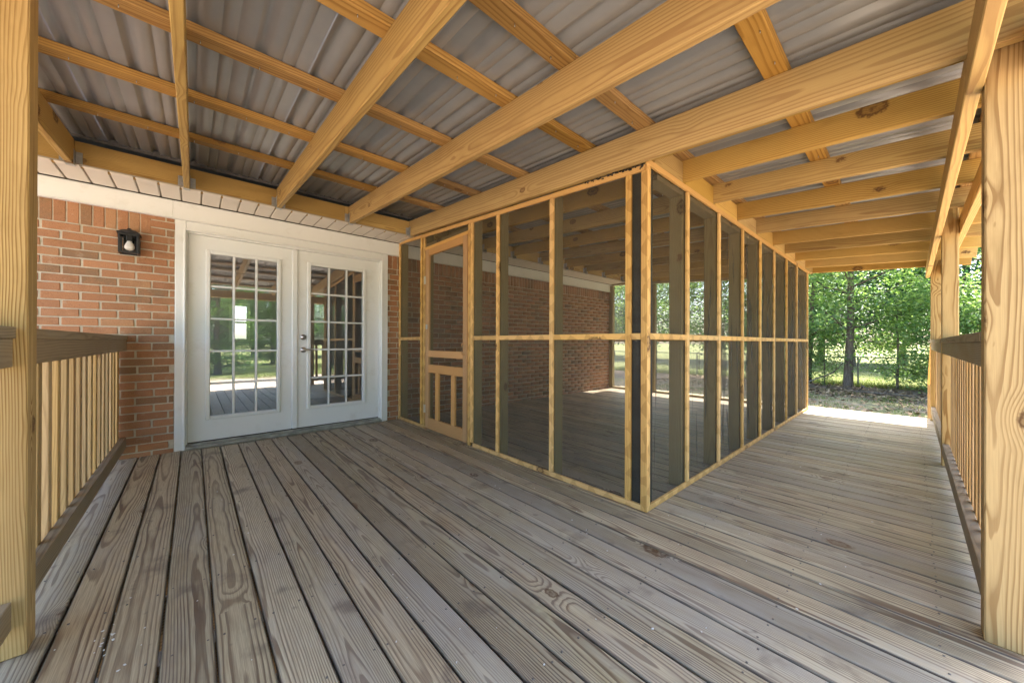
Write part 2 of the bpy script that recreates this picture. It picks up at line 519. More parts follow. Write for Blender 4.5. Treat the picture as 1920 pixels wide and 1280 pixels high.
def ground_mat():
    m, n, l = new_mat('yard_ground')
    g = NG(m)
    p = g.geo('Position')
    s = g.sep(p)
    n1 = g.noise(p, 0.55, 4.0, 0.6)
    n2 = g.noise(p, 5.0, 4.0, 0.65)
    n3 = g.noise(p, 45.0, 3.0, 0.6)
    soil = g.mix(g.maprange(n2, 0.3, 0.7), (0.13, 0.095, 0.075), (0.27, 0.20, 0.155))
    soil = g.mix(g.math('MULTIPLY', g.maprange(n3, 0.5, 0.75), 0.6), soil, (0.36, 0.29, 0.23))
    grass = g.mix(g.maprange(n3, 0.3, 0.7), (0.09, 0.12, 0.035), (0.20, 0.22, 0.075))
    grass = g.mix(g.maprange(n2, 0.3, 0.75), grass, (0.25, 0.25, 0.11))
    d = g.math('ABSOLUTE', g.math('SUBTRACT', s[1], -3.0))
    bare_front = g.math('MULTIPLY', g.maprange(s[1], -13.0, -10.5), g.maprange(s[0], 9.0, 7.0))
    # sparse lawn beside the porch, bare soil and litter along the fence, lawn beyond
    lawn_far = g.maprange(s[0], 19.6, 20.6)
    sparse = g.math('MULTIPLY', g.maprange(n1, 0.40, 0.62), g.maprange(s[0], 17.2, 14.0))
    yard = g.math('MAXIMUM', lawn_far, g.math('MAXIMUM', g.math('MULTIPLY', sparse, 0.65), g.maprange(s[1], -9.5, -12.5)))
    yard = g.math('MULTIPLY', yard, g.math('SUBTRACT', 1.0, g.math('MULTIPLY', bare_front, 0.85)))
    col = g.mix(yard, soil, grass)
    red = g.math('MULTIPLY', g.math('MULTIPLY', bare_front, g.maprange(n1, 0.28, 0.5)), 0.85)
    col = g.mix(red, col, (0.54, 0.43, 0.335))
    g.out(g.bsdf(col, 0.95, 0.0, g.bump(g.math('ADD', n2, n3), 0.6, 0.05), 0.1))
    return m


M['ground'] = ground_mat()
M['fence'] = simple('fence_wire', (0.42, 0.43, 0.44), 0.45, 0.6, 12.0, 0.15)
M['fencerail'] = simple('fence_pipe', (0.16, 0.17, 0.17), 0.5, 0.5, 12.0, 0.15)
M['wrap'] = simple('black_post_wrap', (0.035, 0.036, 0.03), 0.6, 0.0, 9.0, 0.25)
M['concrete'] = simple('concrete_foundation', (0.30, 0.28, 0.25), 0.9, 0.0, 6.0, 0.12, 0.4)

# ------------------------------------------------------------------ object helpers
WORLD = {}


def link(o, parent=None):
    COL.objects.link(o)
    if parent is not None:
        o.parent = parent


def thing(name, loc, label=None, cat=None, group=None, kind=None):
    o = bpy.data.objects.new(name, None)
    o.empty_display_size = 0.1
    link(o)
    o.location = loc
    WORLD[o.name] = Vector(loc)
    tag(o, label, cat, group, kind)
    return o


def tag(o, label=None, cat=None, group=None, kind=None):
    for k, v in (('label', label), ('category', cat), ('group', group), ('kind', kind)):
        if v:
            o[k] = v
    return o


def place(name, mesh, loc, parent=None, quat=None):
    """object from mesh with its origin at world point loc"""
    o = bpy.data.objects.new(name, mesh)
    link(o, parent)
    base = WORLD[parent.name] if parent is not None else Vector((0, 0, 0))
    o.location = Vector(loc) - base
    if quat is not None:
        o.rotation_mode = 'QUATERNION'
        o.rotation_quaternion = quat
    WORLD[o.name] = Vector(loc)
    return o


CACHE = {}


def finish(bm, name, mat, smooth=False):
    me = bpy.data.meshes.new(name)
    bm.normal_update()
    bm.to_mesh(me)
    bm.free()
    if mat is not None:
        me.materials.append(mat)
    if smooth:
        for p in me.polygons:
            p.use_smooth = True
    return me


def box_mesh(l, w, t, mat, bevel=0.002, name='board'):
    key = (round(l, 4), round(w, 4), round(t, 4), mat.name, round(bevel, 4))
    if key in CACHE:
        return CACHE[key]
    bm = bmesh.new()
    bmesh.ops.create_cube(bm, size=1.0)
    for v in bm.verts:
        v.co = Vector((v.co.x * l, v.co.y * w, v.co.z * t))
    if bevel > 0:
        bmesh.ops.bevel(bm, geom=list(bm.edges), offset=bevel, segments=1, affect='EDGES', clamp_overlap=True)
    CACHE[key] = finish(bm, name, mat)
    return CACHE[key]


def board(name, a, b, w, t, mat, parent, up=(0, 0, 1), bevel=0.0025):
    """lumber from a to b (centre line); t is its size along up, w across"""
    a, b = Vector(a), Vector(b)
    x = (b - a)
    ln = x.length
    x.normalize()
    up = Vector(up)
    z = (up - x * up.dot(x)).normalized()
    y = z.cross(x)
    q = Matrix((x, y, z)).transposed().to_quaternion()
    return place(name, box_mesh(ln, w, t, M[mat] if isinstance(mat, str) else mat, bevel, name), (a + b) / 2, parent, q)


def bx(name, lo, hi, mat, parent, bevel=0.0015):
    """axis aligned box between two corners"""
    lo, hi = Vector(lo), Vector(hi)
    d = hi - lo
    return place(name, box_mesh(d.x, d.y, d.z, M[mat] if isinstance(mat, str) else mat, bevel, name), (lo + hi) / 2, parent)


def add_box(bm, lo, hi):
    ret = bmesh.ops.create_cube(bm, size=1.0)
    lo, hi = Vector(lo), Vector(hi)
    c, d = (lo + hi) / 2, hi - lo
    for v in ret['verts']:
        v.co = Vector((v.co.x * d.x, v.co.y * d.y, v.co.z * d.z)) + c


def np_mesh(name, verts, faces, mat, smooth=False):
    """verts (n,3) array, faces (m,k) array of equal sided polygons"""
    verts = np.asarray(verts, dtype=np.float32)
    faces = np.asarray(faces, dtype=np.int32)
    me = bpy.data.meshes.new(name)
    k = faces.shape[1]
    me.vertices.add(len(verts))
    me.vertices.foreach_set('co', verts.ravel())
    me.loops.add(faces.size)
    me.loops.foreach_set('vertex_index', faces.ravel())
    me.polygons.add(len(faces))
    me.polygons.foreach_set('loop_start', np.arange(0, faces.size, k, dtype=np.int32))
    if smooth:
        me.polygons.foreach_set('use_smooth', np.ones(len(faces), dtype=bool))
    me.update(calc_edges=True)
    me.validate()
    me.materials.append(mat)
    return me


def tubes_np(paths, sides=6):
    """list of (points (n,3), radii (n)) -> verts, quads"""
    V, Fc = [], []
    base = 0
    for pts, rad in paths:
        pts = np.asarray(pts, float)
        n = len(pts)
        tan = np.gradient(pts, axis=0)
        tan /= np.linalg.norm(tan, axis=1)[:, None] + 1e-9
        ref = np.array([0.0, 0.0, 1.0]) if abs(tan[0][2]) < 0.9 else np.array([1.0, 0.0, 0.0])
        u = np.cross(tan, ref)
        u /= np.linalg.norm(u, axis=1)[:, None] + 1e-9
        w = np.cross(tan, u)
        ang = np.linspace(0, 2 * np.pi, sides, endpoint=False)
        ring = pts[:, None, :] + np.asarray(rad)[:, None, None] * (np.cos(ang)[None, :, None] * u[:, None, :] + np.sin(ang)[None, :, None] * w[:, None, :])
        V.append(ring.reshape(-1, 3))
        for i in range(n - 1):
            for j in range(sides):
                a = base + i * sides + j
                b = base + i * sides + (j + 1) % sides
                Fc.append((a, b, b + sides, a + sides))
        base += n * sides
    return np.concatenate(V), np.array(Fc)


# ------------------------------------------------------------------ layout constants (metres, floor of the deck = 0)
YW = 4.45            # face of the brick wall
XS = 1.98            # outer face of the side screen wall
YS = 1.03            # outer face of the front screen wall
XE = 6.92            # far end of the screened room
XD = 7.32            # far end of the deck
YF = -0.32           # outer edge of the deck
GZ = -0.75           # ground
SL = 0.0705          # roof slope


def zr(y):           # underside of the rafters
    return 2.055 + SL * (y - 1.03)


# ------------------------------------------------------------------ ground
def build_ground():
    nx = 90
    xs = np.concatenate([np.linspace(-300, -26, 12), np.linspace(-24, 46, nx), np.linspace(50, 400, 12)])
    ys = np.concatenate([np.linspace(-300, -42, 12), np.linspace(-40, 40, nx), np.linspace(44, 300, 12)])
    gx, gy = np.meshgrid(xs, ys, indexing='ij')
    r = np.random.RandomState(3)
    gz = GZ + 0.03 * np.sin(gx * 0.9 + 1.3) * np.sin(gy * 0.8) + 0.025 * r.rand(*gx.shape)
    gz += 0.10 * np.exp(-((gx - 18.6) / 0.9) ** 2) * (gy > -14)
    V = np.stack([gx, gy, gz], -1).reshape(-1, 3)
    ny = len(ys)
    i, j = np.meshgrid(np.arange(len(xs) - 1), np.arange(ny - 1), indexing='ij')
    a = (i * ny + j).ravel()
    Fc = np.stack([a, a + ny, a + ny + 1, a + 1], -1)
    o = place('ground', np_mesh('ground', V, Fc, M['ground'], True), (0, 0, 0))
    tag(o, 'flat yard of bare soil and thin grass around the porch', None, None, 'structure')


build_ground()

# ------------------------------------------------------------------ house wall of brick
wall = thing('brick_wall', (3.0, YW + 0.1, 0.0), 'red brick house wall with cream mortar and white frieze board', 'wall')
WX0, WX1 = -4.2, XE + 0.05
DX0, DX1, DZ1 = -0.05, 1.755, 2.02      # door opening
mort = bmesh.new()
yb0, yb1 = YW + 0.0055, YW + 0.14
add_box(mort, (WX0, yb0, GZ - 0.05), (DX0 - 0.02, yb1, 2.42))
add_box(mort, (DX1 + 0.02, yb0, GZ - 0.05), (WX1, yb1, 2.42))
add_box(mort, (DX0 - 0.02, yb0, DZ1 + 0.02), (DX1 + 0.02, yb1, 2.42))
add_box(mort, (DX0 - 0.02, yb0, GZ - 0.05), (DX1 + 0.02, yb1, -0.01))
for v in mort.verts:
    v.co -= WORLD[wall.name]
place('mortar', finish(mort, 'mortar', M['mortar']), WORLD[wall.name], wall)

PITCH, COURSE, JO = 0.2035, 0.0677, 0.0105
SOLD = 1.925
bricks = []          # (x0, x1, z0, z1)


def span_bricks(x0, x1, z0, z1, shift):
    k = math.floor((x0 - shift) / PITCH) - 1
    while True:
        a = shift + k * PITCH
        b = a + PITCH - JO
        k += 1
        if a > x1:
            break
        a, b = max(a, x0), min(b, x1)
        if b - a > 0.025:
            bricks.append((a, b, z0, z1))


for side in ((WX0, -0.131), (1.843, WX1)):
    for c in range(0, 40):
        z1 = SOLD - c * COURSE
        z0 = z1 - COURSE + JO
        if z1 < GZ:
            break
        span_bricks(side[0], side[1], z0, z1, (0.0 if c % 2 else PITCH / 2) + 0.045 + rng.uniform(-0.008, 0.008))
    x = side[0]
    while x < side[1]:
        if -0.335 < x < -0.13 and side[0] < 0:
            for c in range(3):
                z0 = SOLD + JO + c * COURSE
                span_bricks(-0.33, side[1], z0, z0 + COURSE - JO, 0.02 + 0.1 * (c % 2))
            break
        bricks.append((x, min(x + 0.0572, side[1]), SOLD + JO, SOLD + JO + 0.193))
        x += COURSE
campt = Vector((0, 0, 1.0))


def bdist(b):
    c = Vector(((b[0] + b[1]) / 2, YW, (b[2] + b[3]) / 2))
    hidden = b[1] < -1.02 or b[3] < -0.02
    return (1000 if hidden else 0) + (c - campt).length


bricks.sort(key=bdist)
VARIANTS = 5


def brick_mesh(l, h, var):
    key = ('brick', round(l, 3), round(h, 3), var)
    if key in CACHE:
        return CACHE[key]
    r = random.Random(hash(key[1:]) % 9999 + var)
    bm = bmesh.new()
    bmesh.ops.create_cube(bm, size=1.0)
    for v in bm.verts:
        v.co = Vector((v.co.x * l, v.co.y * 0.085, v.co.z * h))
    bmesh.ops.bevel(bm, geom=list(bm.edges), offset=0.0032, segments=1, affect='EDGES', clamp_overlap=True)
    for v in bm.verts:
        v.co += Vector((r.uniform(-1, 1) * 0.0016, r.uniform(-1, 1) * 0.0012, r.uniform(-1, 1) * 0.0014))
    CACHE[key] = finish(bm, 'brick', M['brick'])
    return CACHE[key]


big = bricks[:300]
rest = bricks[300:]
for (a, b, z0, z1) in big:
    l, h = round(b - a, 2), round(z1 - z0, 4)
    proud = rng.uniform(-0.0015, 0.002)
    q = Quaternion((0, 0, 1), rng.uniform(-0.004, 0.004)) @ Quaternion((0, 1, 0), rng.uniform(-0.006, 0.006))
    place('brick', brick_mesh(l, h, rng.randrange(VARIANTS)), ((a + b) / 2, YW + 0.0425 - proud, (z0 + z1) / 2), wall, q)
V, Fc = [], []
cube = np.array([(-1, -1, -1), (1, -1, -1), (1, 1, -1), (-1, 1, -1), (-1, -1, 1), (1, -1, 1), (1, 1, 1), (-1, 1, 1)], float) * 0.5
cf = np.array([(0, 3, 2, 1), (4, 5, 6, 7), (0, 1, 5, 4), (1, 2, 6, 5), (2, 3, 7, 6), (3, 0, 4, 7)])
nr = np.random.RandomState(5)
for i, (a, b, z0, z1) in enumerate(rest):
    c = np.array([(a + b) / 2, YW + 0.0425 + nr.uniform(-0.002, 0.0015), (z0 + z1) / 2]) - np.array(WORLD[wall.name])
    V.append(cube * np.array([b - a, 0.085, z1 - z0]) + c + nr.uniform(-0.0015, 0.0015, (8, 3)))
    Fc.append(cf + 8 * i)
o = place('brickwork', np_mesh('brickwork', np.concatenate(V), np.concatenate(Fc), M['brickjoined']), WORLD[wall.name], wall)
o['kind'] = 'stuff'

# frieze board, soffit
bx('frieze_board', (WX0, YW - 0.034, 2.108), (-0.14, YW + 0.004, 2.262), 'trim', wall, 0.003)
bx('frieze_board', (-0.1395, YW - 0.034, 2.108), (WX1, YW + 0.004, 2.262), 'trim', wall, 0.003)
bx('frieze_moulding', (WX0, YW - 0.046, 2.098), (WX1, YW - 0.004, 2.1075), 'trim', wall, 0.003)
# ribbed vinyl soffit, one strip after the other
sx = WX0
while sx < WX1 + 0.02:
    o = bx('soffit_panel', (sx, 4.03, 2.2665), (sx + 0.122, YW + 0.02, 2.276), 'soffit', wall, 0.004)
    sx += 0.133
bx('soffit_backing', (WX0, 4.03, 2.2775), (WX1, YW + 0.02, 2.283), simple('soffit_joint', (0.42, 0.36, 0.28), 0.7), wall, 0.0)
bx('gap_strip', (WX0, YW - 0.052, 2.2625), (WX1, YW - 0.034, 2.2662), 'dirt_black', wall, 0.0)

# ------------------------------------------------------------------ room behind the french door
room = thing('interior_room', (1.0, 7.0, 0.0), 'grey painted room behind the glazed doors', None, None, 'structure')
RX0, RX1, RY0, RY1 = -2.6, 4.4, YW + 0.15, 9.6
bx('floor', (RX0, YW + 0.142, -0.06), (RX1, RY1, -0.004), 'inner_floor', room, 0.0)
bx('ceiling', (RX0, YW + 0.142, 2.46), (RX1, RY1, 2.52), 'inner_ceiling', room, 0.0)
for (a, b, c, d) in ((YW + 0.142, 5.6, -0.06, 2.52), (8.4, RY1 + 0.1, -0.06, 2.52), (5.601, 8.399, -0.06, 0.6), (5.601, 8.399, 2.1, 2.52)):  # opening left in this unseen wall, added to let daylight into the room
    bx('side_wall', (RX0 - 0.1, a, c), (RX0 - 0.002, b, d), 'drywall', room, 0.0)
bx('side_wall', (RX1 + 0.002, YW + 0.142, -0.06), (RX1 + 0.1, RY1 + 0.1, 2.52), 'drywall', room, 0.0)
bx('front_wall', (RX0, YW + 0.143, -0.003), (DX0 - 0.03, YW + 0.20, 2.459), 'drywall', room, 0.0)
bx('front_wall', (DX1 + 0.03, YW + 0.143, -0.003), (RX1, YW + 0.20, 2.459), 'drywall', room, 0.0)
bx('front_wall', (DX0 - 0.029, YW + 0.143, DZ1 + 0.03), (DX1 + 0.029, YW + 0.20, 2.459), 'drywall', room, 0.0)
# back wall with two window openings
wins = [(0.62, 0.86)]
wz0, wz1 = 1.05, 1.75
edges = [RX0] + [e for w in wins for e in w] + [RX1]
for i in range(0, len(edges), 2):
    bx('back_wall', (edges[i], RY1, -0.003), (edges[i + 1], RY1 + 0.1, 2.459), 'drywall', room, 0.0)
for (a, b) in wins:
    bx('back_wall', (a + 0.001, RY1, -0.003), (b - 0.001, RY1 + 0.1, wz0), 'drywall', room, 0.0)
    bx('back_wall', (a + 0.001, RY1, wz1), (b - 0.001, RY1 + 0.1, 2.459), 'drywall', room, 0.0)
    bx('window_frame', (a, RY1 + 0.02, (wz0 + wz1) / 2 - 0.02), (b, RY1 + 0.06, (wz0 + wz1) / 2 + 0.02), 'base', room, 0.002)
    bx('window_frame', (a - 0.06, RY1 - 0.02, wz0 - 0.06), (b + 0.06, RY1 - 0.002, wz0), 'base', room, 0.002)
    bx('window_frame', (a - 0.06, RY1 - 0.02, wz1), (b + 0.06, RY1 - 0.002, wz1 + 0.06), 'base', room, 0.002)
    bx('window_frame', (a - 0.06, RY1 - 0.02, wz0 + 0.001), (a, RY1 - 0.002, wz1 - 0.001), 'base', room, 0.002)
    bx('window_frame', (b, RY1 - 0.02, wz0 + 0.001), (b + 0.06, RY1 - 0.002, wz1 - 0.001), 'base', room, 0.002)
bx('baseboard', (RX0, RY1 - 0.018, -0.003), (RX1, RY1 - 0.002, 0.11), 'base', room, 0.002)
bx('baseboard', (RX1 - 0.018, YW + 0.21, -0.003), (RX1 - 0.002, RY1 - 0.02, 0.11), 'base', room, 0.002)
bx('partition_wall', (1.35, 7.0, -0.003), (RX1 - 0.003, 7.1, 2.459), 'drywall', room, 0.0)
bx('baseboard', (1.35, 6.982, -0.003), (RX1 - 0.02, 6.998, 0.11), 'base', room, 0.002)
# outer house roof so that no daylight falls into the room from above
roof_h = thing('house_roof', (1.4, 7.5, 2.3), 'low shingled house roof above the brick wall', 'roof')
bm = bmesh.new()
hx0, hx1 = WX0 - 0.3, WX1 + 0.3
vv = [(hx0, 4.02, 2.47), (hx1, 4.02, 2.47), (hx1, 8.2, 3.75), (hx0, 8.2, 3.75), (hx1, 12.4, 2.47), (hx0, 12.4, 2.47)]
top = [bm.verts.new(Vector(v) - Vector((1.4, 7.5, 2.3)) + Vector((0, 0, 0.1))) for v in vv]
bot = [bm.verts.new(Vector(v) - Vector((1.4, 7.5, 2.3))) for v in vv]
for q in ((0, 1, 2, 3), (3, 2, 4, 5)):
    bm.faces.new([top[i] for i in q])
    bm.faces.new([bot[i] for i in reversed(q)])
loop = [0, 1, 2, 4, 5, 3]
for i in range(6):
    a, b = loop[i], loop[(i + 1) % 6]
    bm.faces.new([top[b], top[a], bot[a], bot[b]])
place('roof_deck', finish(bm, 'roof_deck', simple('roof_shingle', (0.10, 0.095, 0.09), 0.9, 0, 30.0, 0.2)), (1.4, 7.5, 2.3), roof_h)
bx('gable_wall', (hx0 + 0.3, 4.6, 2.43), (hx0 + 0.4, 11.8, 2.52), 'trim', roof_h, 0.0)

# ------------------------------------------------------------------ french door
door = thing('french_door', (0.85, YW, 0.0), 'white double french door with fifteen-pane glass in each leaf', 'door')
yc = YW - 0.026
bx('casing', (-0.126, yc, 0.0), (-0.052, YW + 0.045, 2.0975), 'trim', door, 0.004)
bx('casing', (1.757, yc, 0.0), (1.838, YW + 0.045, 2.0975), 'trim', door, 0.004)
bx('casing', (-0.0515, yc + 0.002, 2.012), (1.7565, YW + 0.045, 2.0973), 'trim', door, 0.004)
bx('casing_bead', (-0.07, yc - 0.008, 0.0), (-0.054, yc + 0.003, 2.02), 'trim', door, 0.003)
bx('casing_bead', (1.759, yc - 0.008, 0.0), (1.775, yc + 0.003, 2.02), 'trim', door, 0.003)
bx('casing_bead', (-0.0535, yc - 0.006, 2.0125), (1.7585, yc + 0.001, 2.03), 'trim', door, 0.003)
bx('jamb', (-0.0515, YW + 0.004, 0.03), (-0.040, YW + 0.135, 2.0115), 'trim', door, 0.001)
bx('jamb', (1.745, YW + 0.004, 0.03), (1.7565, YW + 0.135, 2.0115), 'trim', door, 0.001)
bx('jamb', (-0.0395, YW + 0.004, 1.998), (1.7445, YW + 0.135, 2.0115), 'trim', door, 0.001)
bx('threshold', (-0.0515, YW - 0.055, 0.003), (1.7565, YW + 0.13, 0.030), 'sill', door, 0.004)
bx('threshold_lip', (-0.05, YW - 0.02, 0.0305), (1.755, YW + 0.075, 0.043), 'sill', door, 0.003)
bx('weather_sweep', (-0.036, YW + 0.035, 0.0435), (1.742, YW + 0.062, 0.052), 'dirt_black', door, 0.0)


def door_leaf(x0, x1, g0, g1, gz0, gz1):
    ys, ye = YW + 0.028, YW + 0.072
    z0, z1 = 0.0535, 1.995
    root = Vector(((x0 + x1) / 2, YW + 0.05, 0.05))
    bm = bmesh.new()
    add_box(bm, (x0, ys, z0), (g0, ye, z1))
    add_box(bm, (g1, ys, z0), (x1, ye, z1))
    add_box(bm, (g0, ys, z0), (g1, ye, gz0))
    add_box(bm, (g0, ys, gz1), (g1, ye, z1))
    bmesh.ops.remove_doubles(bm, verts=bm.verts, dist=0.0001)
    # inner faces shared by neighbouring boxes are dropped so that the slab is one shell
    seen = {}
    for f in bm.faces:
        seen.setdefault(tuple(round(c, 4) for c in f.calc_center_median()), []).append(f)
    bmesh.ops.delete(bm, geom=[f for fs in seen.values() if len(fs) > 1 for f in fs], context='FACES_ONLY')
    for v in bm.verts:
        v.co -= root
    leaf = place('door_leaf', finish(bm, 'door_leaf', M['paint']), root, door)
    fw = 0.030
    for (a, b) in (((g0 - fw, gz0 - fw), (g0 + 0.004, gz1 + fw)), ((g1 - 0.004, gz0 - fw), (g1 + fw, gz1 + fw)),
                   ((g0 + 0.0045, gz0 - fw), (g1 - 0.0045, gz0 + 0.004)), ((g0 + 0.0045, gz1 - 0.004), (g1 - 0.0045, gz1 + fw))):
        bx('glazing_bead', (a[0], ys - 0.013, a[1]), (b[0], ys + 0.016, b[1]), 'paint', leaf, 0.005)
    cw, ch = (g1 - g0) / 3, (gz1 - gz0) / 5
    mw = 0.0095
    for i in (1, 2):
        x = g0 + cw * i
        bx('muntin', (x - mw, ys - 0.004, gz0 + 0.0045), (x + mw, ys + 0.012, gz1 - 0.0045), 'paint', leaf, 0.003)
    for j in range(1, 5):
        z = gz0 + ch * j
        for i in range(3):
            bx('muntin', (g0 + cw * i + (0.0045 if i == 0 else mw + 0.0002), ys - 0.0036, z - mw), (g0 + cw * (i + 1) - (0.0045 if i == 2 else mw + 0.0002), ys + 0.0118, z + mw), 'paint', leaf, 0.003)
    for j in range(5):
        for i in range(3):
            o = bx('pane', (g0 + cw * i + 0.0003, ys + 0.018, gz0 + ch * j + 0.0003), (g0 + cw * (i + 1) - 0.0003, ys + 0.022, gz0 + ch * (j + 1) - 0.0003), 'glass', leaf, 0.0)
    return leaf


leaf_l = door_leaf(-0.0375, 0.795, 0.116, 0.664, 0.278, 1.838)
leaf_r = door_leaf(0.851, 1.7425, 0.974, 1.550, 0.278, 1.850)
bx('astragal', (0.797, YW + 0.012, 0.0535), (0.849, YW + 0.072, 1.994), 'paint', door, 0.006)


def lathe(profile, axis_pt, axis, mat, name, parent, seg=20):
    """profile: list of (distance along axis, radius)"""
    axis = Vector(axis).normalized()
    ref = Vector((0, 0, 1)) if abs(axis.z) < 0.9 else Vector((1, 0, 0))
    u = axis.cross(ref).normalized()
    w = axis.cross(u)
    bm = bmesh.new()
    rings = []
    for d, r in profile:
        rings.append([bm.verts.new(axis * d + (u * math.cos(2 * math.pi * k / seg) + w * math.sin(2 * math.pi * k / seg)) * max(r, 0.0002)) for k in range(seg)])
    for a, b in zip(rings[:-1], rings[1:]):
        for k in range(seg):
            bm.faces.new((a[k], a[(k + 1) % seg], b[(k + 1) % seg], b[k]))
    bm.faces.new(list(reversed(rings[0])))
    bm.faces.new(rings[-1])
    bmesh.ops.recalc_face_normals(bm, faces=bm.faces)
    return place(name, finish(bm, name, mat, True), axis_pt, parent)


hx = 0.905
lathe([(0, 0.031), (0.008, 0.031), (0.013, 0.026), (0.014, 0.014), (0.022, 0.013), (0.024, 0.0)], (hx, YW + 0.0275, 1.045), (0, -1, 0), M['nickel'], 'deadbolt', leaf_r)
lathe([(0, 0.031), (0.007, 0.031), (0.012, 0.025), (0.014, 0.011), (0.045, 0.0105), (0.048, 0.0)], (hx, YW + 0.0275, 0.905), (0, -1, 0), M['nickel'], 'handle_rose', leaf_r)
hp = [(hx, YW - 0.012, 0.905), (hx + 0.03, YW - 0.018, 0.908), (hx + 0.065, YW - 0.018, 0.905), (hx + 0.105, YW - 0.014, 0.899)]
V, Fc = tubes_np([(np.array(hp) - np.array([hx, YW, 0.905]), [0.011, 0.010, 0.0085, 0.007])], 10)
place('lever_handle', np_mesh('lever_handle', V, Fc, M['nickel'], True), (hx, YW, 0.905), leaf_r)

# ------------------------------------------------------------------ wall lantern
lan = thing('wall_lantern', (-0.40, YW, 1.72), 'black square wall lantern with a bare white bulb on the brick', 'lantern')
lx0, lx1, ly0, ly1, lz0, lz1 = -0.462, -0.342, 4.305, 4.425, 1.725, 1.885
bx('back_plate', (-0.445, YW - 0.018, 1.75), (-0.355, YW - 0.001, 1.90), 'black', lan, 0.003)
bx('arm', (-0.412, ly1 - 0.006, 1.84), (-0.388, YW - 0.017, 1.865), 'black', lan, 0.002)
for px in (lx0, lx1 - 0.014):
    for py in (ly0, ly1 - 0.014):
        bx('corner_bar', (px, py, lz0 + 0.0145), (px + 0.014, py + 0.014, lz1 - 0.0145), 'black', lan, 0.002)
for z0 in (lz0, lz1 - 0.014):
    bm = bmesh.new()
    add_box(bm, (lx0, ly0, z0), (lx1, ly0 + 0.014, z0 + 0.014))
    add_box(bm, (lx0, ly1 - 0.014, z0), (lx1, ly1, z0 + 0.014))
    add_box(bm, (lx0, ly0 + 0.0145, z0 + 0.0002), (lx0 + 0.014, ly1 - 0.0145, z0 + 0.0138))
    add_box(bm, (lx1 - 0.014, ly0 + 0.0145, z0 + 0.0002), (lx1, ly1 - 0.0145, z0 + 0.0138))
    for v in bm.verts:
        v.co -= WORLD[lan.name]
    place('frame_ring', finish(bm, 'frame_ring', M['black']), WORLD[lan.name], lan)
bm = bmesh.new()
c = Vector(((lx0 + lx1) / 2, (ly0 + ly1) / 2, 0))
lev = [(0.068, lz1 + 0.0005), (0.066, lz1 + 0.008), (0.040, lz1 + 0.030), (0.014, lz1 + 0.042), (0.012, lz1 + 0.050), (0.002, lz1 + 0.056)]
rings = [[bm.verts.new(Vector((c.x + sx_ * r, c.y + sy_ * r, z)) - WORLD[lan.name]) for sx_, sy_ in ((-1, -1), (1, -1), (1, 1), (-1, 1))] for r, z in lev]
for a, b in zip(rings[:-1], rings[1:]):
    for k in range(4):
        bm.faces.new((a[k], a[(k + 1) % 4], b[(k + 1) % 4], b[k]))
bm.faces.new(list(reversed(rings[0])))
bm.faces.new(rings[-1])
place('cap', finish(bm, 'cap', M['black']), WORLD[lan.name], lan)
sock = bx('socket', (c.x - 0.018, c.y - 0.018, lz1 - 0.052), (c.x + 0.018, c.y + 0.018, lz1 - 0.0005), 'black', lan, 0.004)
lathe([(0, 0.014), (0.012, 0.017), (0.030, 0.026), (0.048, 0.031), (0.062, 0.029), (0.074, 0.020), (0.080, 0.0)], (c.x, c.y, lz1 - 0.0525), (0, 0, -1), M['bulb'], 'bulb', sock, 24)
bx('back_glass', (lx0 + 0.015, ly1 - 0.009, lz0 + 0.015), (lx1 - 0.015, ly1 - 0.006, lz1 - 0.015), 'lampglass', lan, 0.0)

# ------------------------------------------------------------------ deck
deck = thing('deck', (2.0, 2.0, 0.0), 'weathered grey-brown plank deck running out from the house', None, None, 'structure')
X = 0.0590 - 6 * 0.1353
i = 0
DT = 0.0275
while X < XD - 0.02:
    w = 0.1292 + rng.uniform(-0.001, 0.001)
    gap = 0.1353 - w + rng.uniform(-0.0012, 0.0012)
    w = min(w, XD - X)
    dz = rng.uniform(-0.0016, 0.0016)
    y0 = YF - 0.012 + rng.uniform(-0.004, 0.004)
    y1 = YW - 0.012 + rng.uniform(-0.008, 0.0)
    if -0.15 < X < 1.75:
        y1 = min(y1, YW - 0.058)
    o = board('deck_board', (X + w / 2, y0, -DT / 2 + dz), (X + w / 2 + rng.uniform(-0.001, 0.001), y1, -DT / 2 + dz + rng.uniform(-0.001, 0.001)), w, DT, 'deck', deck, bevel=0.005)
    X += w + gap
    i += 1
bx('rim_board', (-0.762, YF - 0.002, -0.26), (XD + 0.005, YF + 0.036, -DT - 0.006), 'rail', deck, 0.002)
bx('rim_board', (-0.762, YF + 0.037, -0.26), (-0.724, YW - 0.06, -DT - 0.006), 'rail', deck, 0.002)
bx('rim_board', (XD - 0.035, YF + 0.037, -0.26), (XD + 0.003, YW - 0.02, -DT - 0.006), 'rail', deck, 0.002)
for k in range(11):
    yj = YF + 0.25 + k * 0.41
    bx('deck_joist', (-0.723, yj - 0.019, -0.215), (XD - 0.036, yj + 0.019, -DT - 0.004), 'rail', deck, 0.0)
for px in (-0.40, 1.0, 2.6, 4.3, 6.0, 7.2):
    for py in (-0.2, 2.0, 3.9):
        bx('deck_pier', (px - 0.045, py - 0.045, GZ - 0.06), (px + 0.045, py + 0.045, -0.2155), 'post', deck, 0.003)

